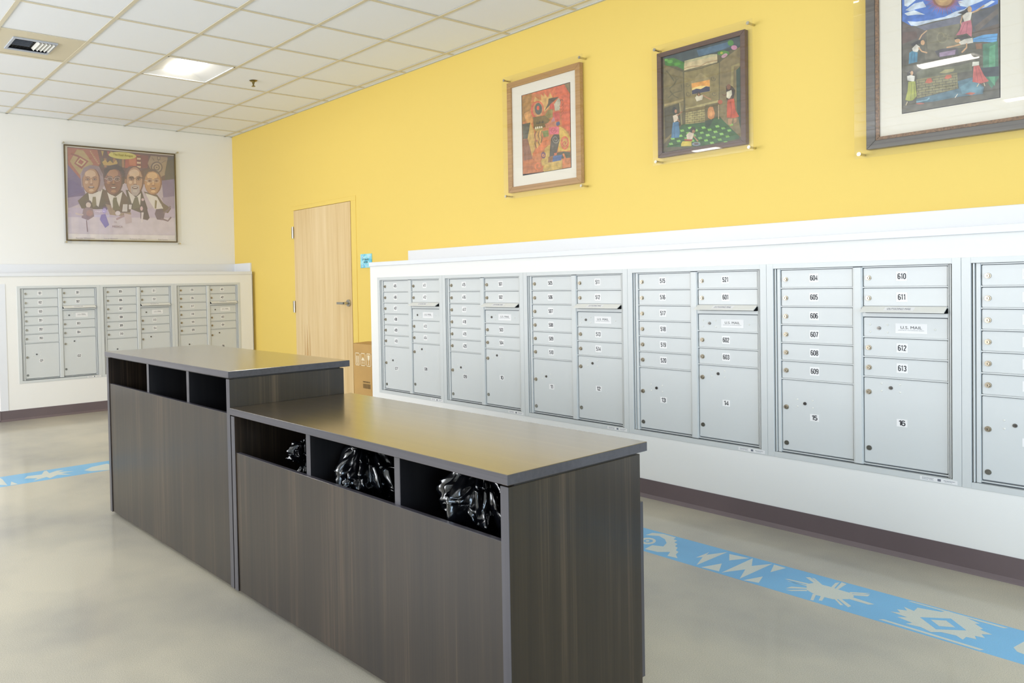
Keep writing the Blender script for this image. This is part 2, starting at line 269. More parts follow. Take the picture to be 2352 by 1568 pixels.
ART_KITCHEN = '''5a5236 7 999 999 999 994 0 0 9
3a4a50 7 999 999 999 982 897 712 875 282 892 21 987
4a6c86 457 979 886 976 861 923 687 910 482 913
b8b088 296 905 636 901 712 885 711 845 295 848
cdb98c 289 881 711 870 713 805 506 807 292 808
b08c60 296 824 390 826 507 807 585 827 712 822 710 830 582 835 505 816 388 834 294 832
3a7a2c 28 985 160 964 296 889 288 814 200 867 41 909
5aa03c 146 930 136 920 111 918 83 926 65 940 65 953 84 959 112 955 137 944
4c9434 250 883 238 875 209 875 176 884 154 897 154 908 176 912 209 908 238 896
6ab048 81 959 74 952 56 951 38 959 31 969 38 977 56 977 74 969
4a8a3c 910 951 901 934 880 929 855 938 839 957 839 977 856 988 880 987 902 972
c888a4 950 899 942 885 920 882 896 890 880 906 880 922 896 930 921 928 942 915
4c8434 860 864 846 852 809 850 763 860 726 877 712 895 726 907 764 909 810 899 846 882
c898a4 835 861 833 848 816 837 790 832 768 838 760 850 771 863 794 871 819 871
b8b840 782 882 775 875 760 875 748 884 749 894 760 898 775 893
7a6c44 20 924 274 796 282 449 245 258 6 92
8a7a4a 288 798 736 801 724 436 302 420
82714a 742 800 994 904 989 22 839 151 728 277
5c5434 47 851 102 789 150 723 164 727 116 793 61 857
5c5434 193 746 151 692 89 662 97 653 161 684 204 740
5c5434 95 633 150 571 213 533 219 541 158 576 105 638
645a38 217 751 214 743 208 738 201 736 194 737 187 739 182 744 179 749 179 754 180 758 182 761 185 762 188 762 190 761 192 759 193 758 193 757 192 756 201 751 202 754 202 758 200 762 195 766 189 769 182 769 175 767 171 762 169 756 170 748 175 741 183 734 193 730 204 729 215 732 222 738 226 747
5c5434 74 563 157 600 269 603 258 670 246 671 260 610 152 610 67 571
a08c58 24 487 143 493 287 500 280 521 136 514 16 507
4c4630 20 471 235 488 245 258 28 142
9a8c60 219 490 243 258 262 256 238 488
5f5638 283 810 281 429 292 427 293 808
5f5638 733 801 721 278 731 276 743 799
4c4630 282 791 507 783 743 799 741 805 505 790 280 798
9c8a5c 384 679 505 746 607 666 620 664 624 533 385 544
e8a048 386 657 617 652 616 584 503 594 390 584
f0d080 391 610 503 613 606 591 529 575 390 582
2c3050 390 586 451 594 503 579 568 595 616 582 616 539 393 547
6c6040 372 558 368 547 359 540 348 539 338 542 330 548 325 556 324 564 327 570 332 573 338 574 343 572 346 569 348 565 348 562 347 561 345 560 344 561 343 554 348 553 354 555 357 559 357 565 354 572 347 578 337 581 327 580 319 575 315 566 316 555 322 544 334 536 349 532 364 534 376 542 381 554
6c6040 687 652 682 642 674 636 664 634 654 637 646 643 642 651 641 659 644 665 649 668 654 668 659 667 662 664 664 660 664 657 662 655 661 655 660 656 659 649 664 648 669 650 672 654 672 660 669 666 663 672 653 675 644 675 636 670 632 661 633 651 640 640 651 631 665 627 679 629 690 637 695 649
6c6040 695 501 691 492 683 487 674 486 665 488 658 493 654 500 653 506 656 512 660 515 665 515 669 514 672 511 674 508 673 505 672 504 671 504 670 504 670 498 674 498 679 499 682 502 682 508 679 514 673 519 664 522 655 521 648 517 644 509 645 500 651 490 662 482 675 478 688 480 698 488 703 499
6c6040 361 652 357 643 351 638 343 635 335 636 328 639 322 644 319 650 318 656 319 660 322 663 326 665 329 664 332 663 334 662 335 660 335 658 334 657 341 653 343 656 343 660 340 664 336 668 330 671 323 671 316 669 312 664 310 657 311 649 316 641 324 634 334 630 346 629 357 632 365 639 369 649
d8ccb0 430 506 450 525 483 512 534 520 521 471 450 465
4c3420 500 529 495 516 481 511 465 516 455 529 455 545 465 555 481 555 495 544
b8845c 490 526 486 517 478 515 470 520 466 530 470 539 478 541 486 536
b8845c 523 509 587 469 626 447 634 458 596 479 532 519
b0a068 302 420 718 433 718 408 304 389
7c6c40 305 409 552 403 550 244 300 252
a89a60 304 373 552 370 550 244 300 252
5c5030 305 376 552 372 551 376 304 381
5c5030 329 382 334 381 334 360 328 361
5c5030 390 380 395 379 395 358 390 359
5c5030 451 379 456 378 456 356 451 357
5c5030 510 377 515 376 515 354 510 355
5c5030 304 355 552 347 551 352 304 359
5c5030 358 360 363 359 363 338 357 339
5c5030 419 358 424 357 424 336 419 337
5c5030 479 356 485 356 484 334 479 335
5c5030 538 355 544 354 543 332 538 333
5c5030 304 333 551 323 551 327 303 337
5c5030 328 339 333 338 333 317 328 318
5c5030 389 337 395 336 394 315 389 316
5c5030 450 336 456 335 455 314 450 314
5c5030 509 334 515 334 514 312 509 312
5c5030 304 312 551 299 550 303 303 316
5c5030 357 317 362 316 362 295 357 296
5c5030 418 315 424 314 423 293 418 294
5c5030 479 314 484 313 484 291 479 292
5c5030 538 312 543 312 543 290 537 290
5c5030 303 290 550 275 550 279 303 294
5c5030 327 296 333 295 332 274 327 275
5c5030 389 294 394 294 394 272 388 273
5c5030 450 293 455 292 455 271 449 272
5c5030 509 292 514 291 514 269 509 270
5c5030 303 268 550 251 550 255 302 272
5c5030 356 273 362 273 361 252 356 252
5c5030 418 272 423 271 423 250 417 251
5c5030 478 271 483 270 483 249 478 249
5c5030 537 270 542 269 542 247 537 248
6a5c38 557 409 715 408 713 279 555 243
c8844c 593 368 616 384 654 376 676 305 665 266 627 254 589 278 584 329
d8985c 646 314 641 294 629 283 615 285 604 300 600 322 604 342 616 353 630 351 642 336
2a5a2a 259 261 550 235 728 267 965 40 959 17 495 8 48 55 91 112
8abf58 149 246 196 246 209 223 163 223
8abf58 124 196 172 195 185 173 138 173
8abf58 100 145 147 145 161 122 113 122
8abf58 75 94 122 94 136 71 89 71
7ab04c 228 209 275 209 288 186 242 186
8abf58 204 159 251 159 264 136 218 136
7ab04c 180 108 226 108 240 86 193 86
8abf58 331 222 376 222 389 199 344 200
7ab04c 307 172 352 172 366 150 320 150
7ab04c 283 122 329 122 342 100 296 100
8abf58 259 72 305 73 318 50 272 50
8abf58 408 186 453 185 465 163 421 163
8abf58 384 136 429 136 442 114 397 114
8abf58 361 87 406 87 419 64 374 64
8abf58 506 199 550 198 563 176 519 177
7ab04c 484 150 527 150 540 128 496 128
7ab04c 460 101 504 101 517 79 473 78
8abf58 437 51 482 51 495 29 450 29
7ab04c 581 166 624 166 637 144 593 144
8abf58 558 116 602 116 614 94 570 94
7ab04c 535 66 579 67 591 45 548 44
8abf58 677 186 720 186 732 164 689 164
8abf58 654 135 697 135 710 113 667 113
8abf58 632 84 675 84 687 62 644 62
8abf58 609 32 653 32 665 11 622 10
7ab04c 750 155 792 155 804 134 762 134
8abf58 727 103 770 103 782 81 740 81
7ab04c 705 50 748 50 760 28 717 28
8abf58 843 177 885 177 897 156 855 156
7ab04c 821 123 863 123 875 102 833 102
7ab04c 799 69 841 69 853 47 811 47
8abf58 777 14 819 14 831 0 789 0
1c3a1e 555 253 665 256 600 176 549 193
9c8c58 894 358 910 724 984 719 975 745 880 735 862 364
26463a 937 682 985 712 981 101 940 302
3a2820 813 549 844 563 892 534 922 491 903 426 866 363 820 420
7a4a34 871 533 866 518 853 510 838 513 826 525 822 542 826 558 839 565 854 563 866 550
ded4b8 821 494 880 502 885 458 854 415 820 440
7a4a34 873 436 851 421 832 430 828 417 857 408 885 424
7a4a34 818 474 793 467 772 482 766 475 793 458 823 465
cc5438 832 413 909 415 926 295 967 230 901 225 821 242 823 341
a83c28 863 393 876 313 867 236 874 234 884 312 870 393
b05c40 773 404 765 391 748 386 728 392 714 406 715 421 728 430 748 429 766 419
b08860 833 231 888 224 876 165 836 171
b08860 907 220 939 219 934 181 900 172
b8a078 717 388 715 244 728 242 730 386
2c3434 189 412 183 389 167 376 149 379 134 397 128 422 134 446 150 458 169 455 184 438
b0785c 193 406 188 393 176 388 165 396 160 412 165 426 177 430 188 422
dcc8b0 137 368 199 379 212 315 150 298
b0785c 197 355 266 391 257 400 188 364
b0785c 193 325 220 290 231 294 204 329
4c7ca0 136 300 212 296 228 177 216 132 113 141 121 224
345c80 160 292 151 141 158 140 167 290
302820 436 179 427 161 405 153 380 160 364 179 364 200 381 214 406 214 428 200
a87854 424 165 418 153 405 150 392 157 387 171 393 183 406 186 419 179
dcc8b0 312 145 352 170 412 147 391 93 324 87
b08058 399 119 457 55 469 61 411 125
b04830 284 107 391 88 384 71 284 92
d8c048 263 87 377 72 379 23 242 38 245 66
8c94a0 496 28 488 20 468 16 440 17 413 23 392 32 385 42 393 51 413 55 441 54 468 48 488 38
604c48 470 34 463 28 448 27 428 29 412 35 406 42 412 47 428 49 448 46 464 40'''
ART_SUN = '''55503f 2 900 999 730 999 0 0 0
2a6cc8 2 900 999 730 984 550 571 546 110 547 2 595
dce6ee 27 740 160 747 231 736 124 697 63 678 27 691
cfdcec 39 660 135 688 230 687 265 647 159 649 87 646
e4ecf2 26 641 135 646 253 600 159 614 63 621
d4e0ee 62 586 158 569 300 559 460 556 572 573 660 573 704 587 725 557 571 539 346 545 158 541 98 554
d8e4f0 594 631 682 630 769 637 854 636 927 612 822 595 682 583 616 600
d8e4f0 768 550 854 570 927 585 958 574 875 554
b8482c 560 649 558 644 639 627
b8482c 557 643 554 638 660 608
b8482c 552 637 548 632 624 606
b8482c 546 631 540 627 635 585
b8482c 538 626 530 623 596 589
b8482c 528 622 519 620 598 569
b8482c 517 619 507 618 558 578
b8482c 504 617 495 616 549 560
b8482c 492 616 481 616 512 573
b8482c 478 616 467 617 494 559
b8482c 463 617 452 618 463 576
b8482c 448 619 437 621 435 566
b8482c 433 622 422 624 411 585
b8482c 418 625 408 629 376 580
b8482c 404 630 394 634 361 601
b8482c 391 635 381 640 321 601
b8482c 378 642 370 647 317 622
b8482c 367 648 360 654 276 628
b8482c 357 655 351 661 283 647
b8482c 349 663 344 669 242 658
b8482c 343 671 340 676 260 673
b8482c 339 678 337 684 223 689
8a4a28 565 655 560 638 543 624 517 614 486 611 449 614 413 622 380 636 353 653 336 673 331 692 337 710 354 724 380 734 414 737 450 734 486 725 518 711 544 694 560 675
b88a4c 543 659 537 643 521 631 497 624 466 623 433 628 402 638 376 653 360 671 354 689 360 705 377 717 402 724 434 725 467 719 497 709 521 694 538 676
c8a05c 495 670 489 658 474 649 451 647 426 651 403 660 387 674 381 688 387 700 403 709 426 711 451 707 474 697 489 684
5a4a42 2 595 110 544 252 497 264 460 0 447
5c3c30 1 524 158 509 169 466 61 453 0 447
6c6c7c 158 537 460 535 627 538 637 490 460 495 252 500
4c4c54 736 528 984 557 994 406 746 414
6a5c50 757 453 984 531 989 498 778 416
5c4a3c 746 421 994 439 994 367 757 393
7a7258 264 501 615 493 582 417 680 343 379 348 275 382
8c8464 488 431 478 412 457 402 433 401 409 408 392 421 385 436 387 449 398 458 413 461 427 458 438 452 444 444 444 437 439 432 434 431 429 432 426 434 419 430 426 426 437 424 448 427 455 434 455 444 446 456 431 464 410 468 390 464 377 453 373 437 382 418 403 403 433 394 463 395 487 407 499 427
8c8464 490 442 487 436 482 432 475 431 468 431 461 433 456 437 453 441 452 445 454 448 456 450 459 451 462 451 464 450 466 449 466 448 466 447 465 446 474 443 475 445 475 448 473 451 468 454 462 456 455 456 449 455 445 451 443 446 445 440 449 434 457 429 467 426 478 425 488 428 495 433 499 440
66604a 253 483 256 357 258 301 267 300 265 356 263 481
4c4434 3 446 109 439 108 319 1 304
6c6450 251 385 390 353 402 304 251 316
4c444c 356 356 436 361 592 346 601 306 402 311 379 327
a88ca8 402 340 570 338 564 309 404 314
221c20 588 560 660 567 709 586 731 576 692 548 638 546
c8a074 734 561 730 550 719 544 705 546 694 555 690 567 695 578 706 584 719 582 730 573
ece4d4 638 536 682 550 736 545 719 498 659 497
c8a074 739 537 793 542 860 562 851 571 786 552 733 546
c8a074 634 538 614 500 631 472 643 474 628 498 646 534
c86c78 637 497 725 498 737 449 730 393 681 423 648 421 571 424 615 456
a04a58 662 490 612 427 618 425 667 488
a04a58 689 486 673 425 678 423 695 485
241e20 554 410 681 413 702 397 637 392 571 398
d0a070 619 386 612 379 595 377 576 381 563 389 563 398 576 402 596 401 613 395
e0d8c8 604 380 659 389 740 388 746 357 659 359 615 361
d0a070 618 369 546 366 475 367 477 358 550 357 622 360
d0a070 673 364 674 339 626 316 636 308 687 333 688 362
5aa4dc 746 384 842 391 983 381 973 327 842 351 746 361
3470a8 751 372 853 368 979 364 978 367 852 371 751 375
3470a8 757 363 863 356 976 345 976 348 863 358 756 366
241e20 97 434 157 447 228 448 216 428 169 424 109 418
d0a070 249 424 244 414 230 410 214 414 204 424 204 436 214 443 230 443 244 435
c8a074 193 447 222 474 277 494 269 500 212 480 181 453
e8e0d0 111 404 157 426 198 403 169 375 121 381
d0a070 175 399 212 369 273 352 277 360 220 376 187 404
3c88a8 79 380 109 388 171 371 166 312 72 310
286080 106 380 94 314 99 313 111 379
286080 136 376 132 313 137 312 141 375
8a5a34 767 348 831 343 831 309 778 313
3c7c5c 842 335 983 335 993 118 925 60 841 142
58a478 905 313 962 319 956 70 894 129
24343c 745 200 993 184 993 125 744 147
6c6c54 155 243 227 263 581 234 729 242 734 188 591 192 297 199 167 199
a8a070 401 214 458 228 558 223 547 207 458 204
8c8458 155 201 586 196 591 96 166 80
4a4430 158 189 586 182 585 185 157 191
4a4430 179 191 185 190 185 175 179 176
4a4430 252 190 258 189 258 174 252 174
4a4430 325 189 330 188 330 173 324 173
4a4430 396 187 402 187 402 172 396 172
4a4430 467 186 472 186 472 171 467 171
4a4430 536 185 541 185 541 170 536 170
4a4430 158 173 586 166 585 168 157 176
4a4430 214 175 220 174 220 159 214 160
4a4430 287 174 293 173 293 158 287 159
4a4430 359 173 365 172 365 157 359 158
4a4430 430 172 436 171 436 156 430 157
4a4430 500 171 505 170 505 155 500 156
4a4430 569 170 575 169 575 154 569 155
4a4430 158 158 586 149 585 152 157 160
4a4430 179 160 185 159 184 144 179 145
4a4430 252 159 258 158 258 143 252 144
4a4430 324 158 330 157 330 142 324 143
4a4430 396 157 402 156 402 141 396 142
4a4430 467 156 472 155 472 140 467 141
4a4430 535 155 541 155 541 140 535 140
4a4430 157 142 586 133 585 136 157 145
4a4430 214 144 220 144 220 128 214 129
4a4430 287 143 293 143 293 127 287 128
4a4430 359 142 365 142 365 127 359 127
4a4430 430 141 436 141 436 126 430 126
4a4430 500 141 505 140 505 125 500 126
4a4430 569 140 574 139 574 124 569 125
4a4430 157 127 586 117 585 120 157 129
4a4430 178 129 184 128 184 113 178 114
4a4430 252 128 258 128 257 112 252 113
4a4430 324 128 330 127 330 112 324 112
4a4430 396 127 401 126 401 111 396 112
4a4430 466 126 472 125 472 110 466 111
4a4430 535 125 541 125 541 110 535 110
4a4430 157 111 586 100 585 103 156 114
4a4430 214 113 220 113 220 97 214 98
4a4430 287 113 293 112 292 97 287 97
4a4430 359 112 365 111 364 96 359 97
4a4430 430 111 436 111 436 95 430 96
4a4430 500 111 505 110 505 95 500 95
4a4430 569 110 574 109 574 94 569 95
4a4430 157 96 586 84 585 87 156 98
4a4430 178 98 184 98 184 82 178 83
4a4430 251 98 257 97 257 82 251 82
4a4430 324 97 330 96 330 81 324 82
4a4430 395 96 401 96 401 81 395 81
4a4430 466 96 472 95 472 80 466 81
4a4430 535 95 541 95 541 80 535 80
c8603c 250 169 273 193 314 193 331 167 296 160
c8603c 452 172 475 192 524 189 530 171 492 166
4c7484 154 74 602 95 591 141 734 148 851 75 840 36 568 44 342 41 154 49
5c8c9c 613 101 734 134 830 77 830 44 635 58
7cacbc 155 52 274 54 301 66 291 73 270 62 153 61
b85c44 243 38 232 36 204 37 172 40 151 46 151 49 172 50 204 48 232 43
b85c44 662 55 711 60 771 50 733 41
e0dccc 740 241 804 236 804 213 734 215
cc5a50 750 213 804 213 851 148 899 106 819 101 739 120
a03c38 769 204 790 114 795 114 774 204
a03c38 796 200 838 112 843 112 801 201
d4c4a0 800 105 778 87 785 84 807 101
d4c4a0 847 101 856 81 864 82 855 101
2a2420 50 255 90 268 132 253 131 225 59 226
c89c70 124 245 119 236 107 233 96 239 91 249 96 259 108 261 120 256
ece8dc 54 234 95 236 141 224 133 189 59 205
a8ac3c 68 196 145 191 160 94 118 71 76 71 33 83 58 134
747c28 104 185 91 81 97 80 110 185
747c28 128 183 137 83 143 82 134 182
c8b890 53 71 35 48 44 45 62 68
ded6c6 588 64 560 43 565 40 593 61'''
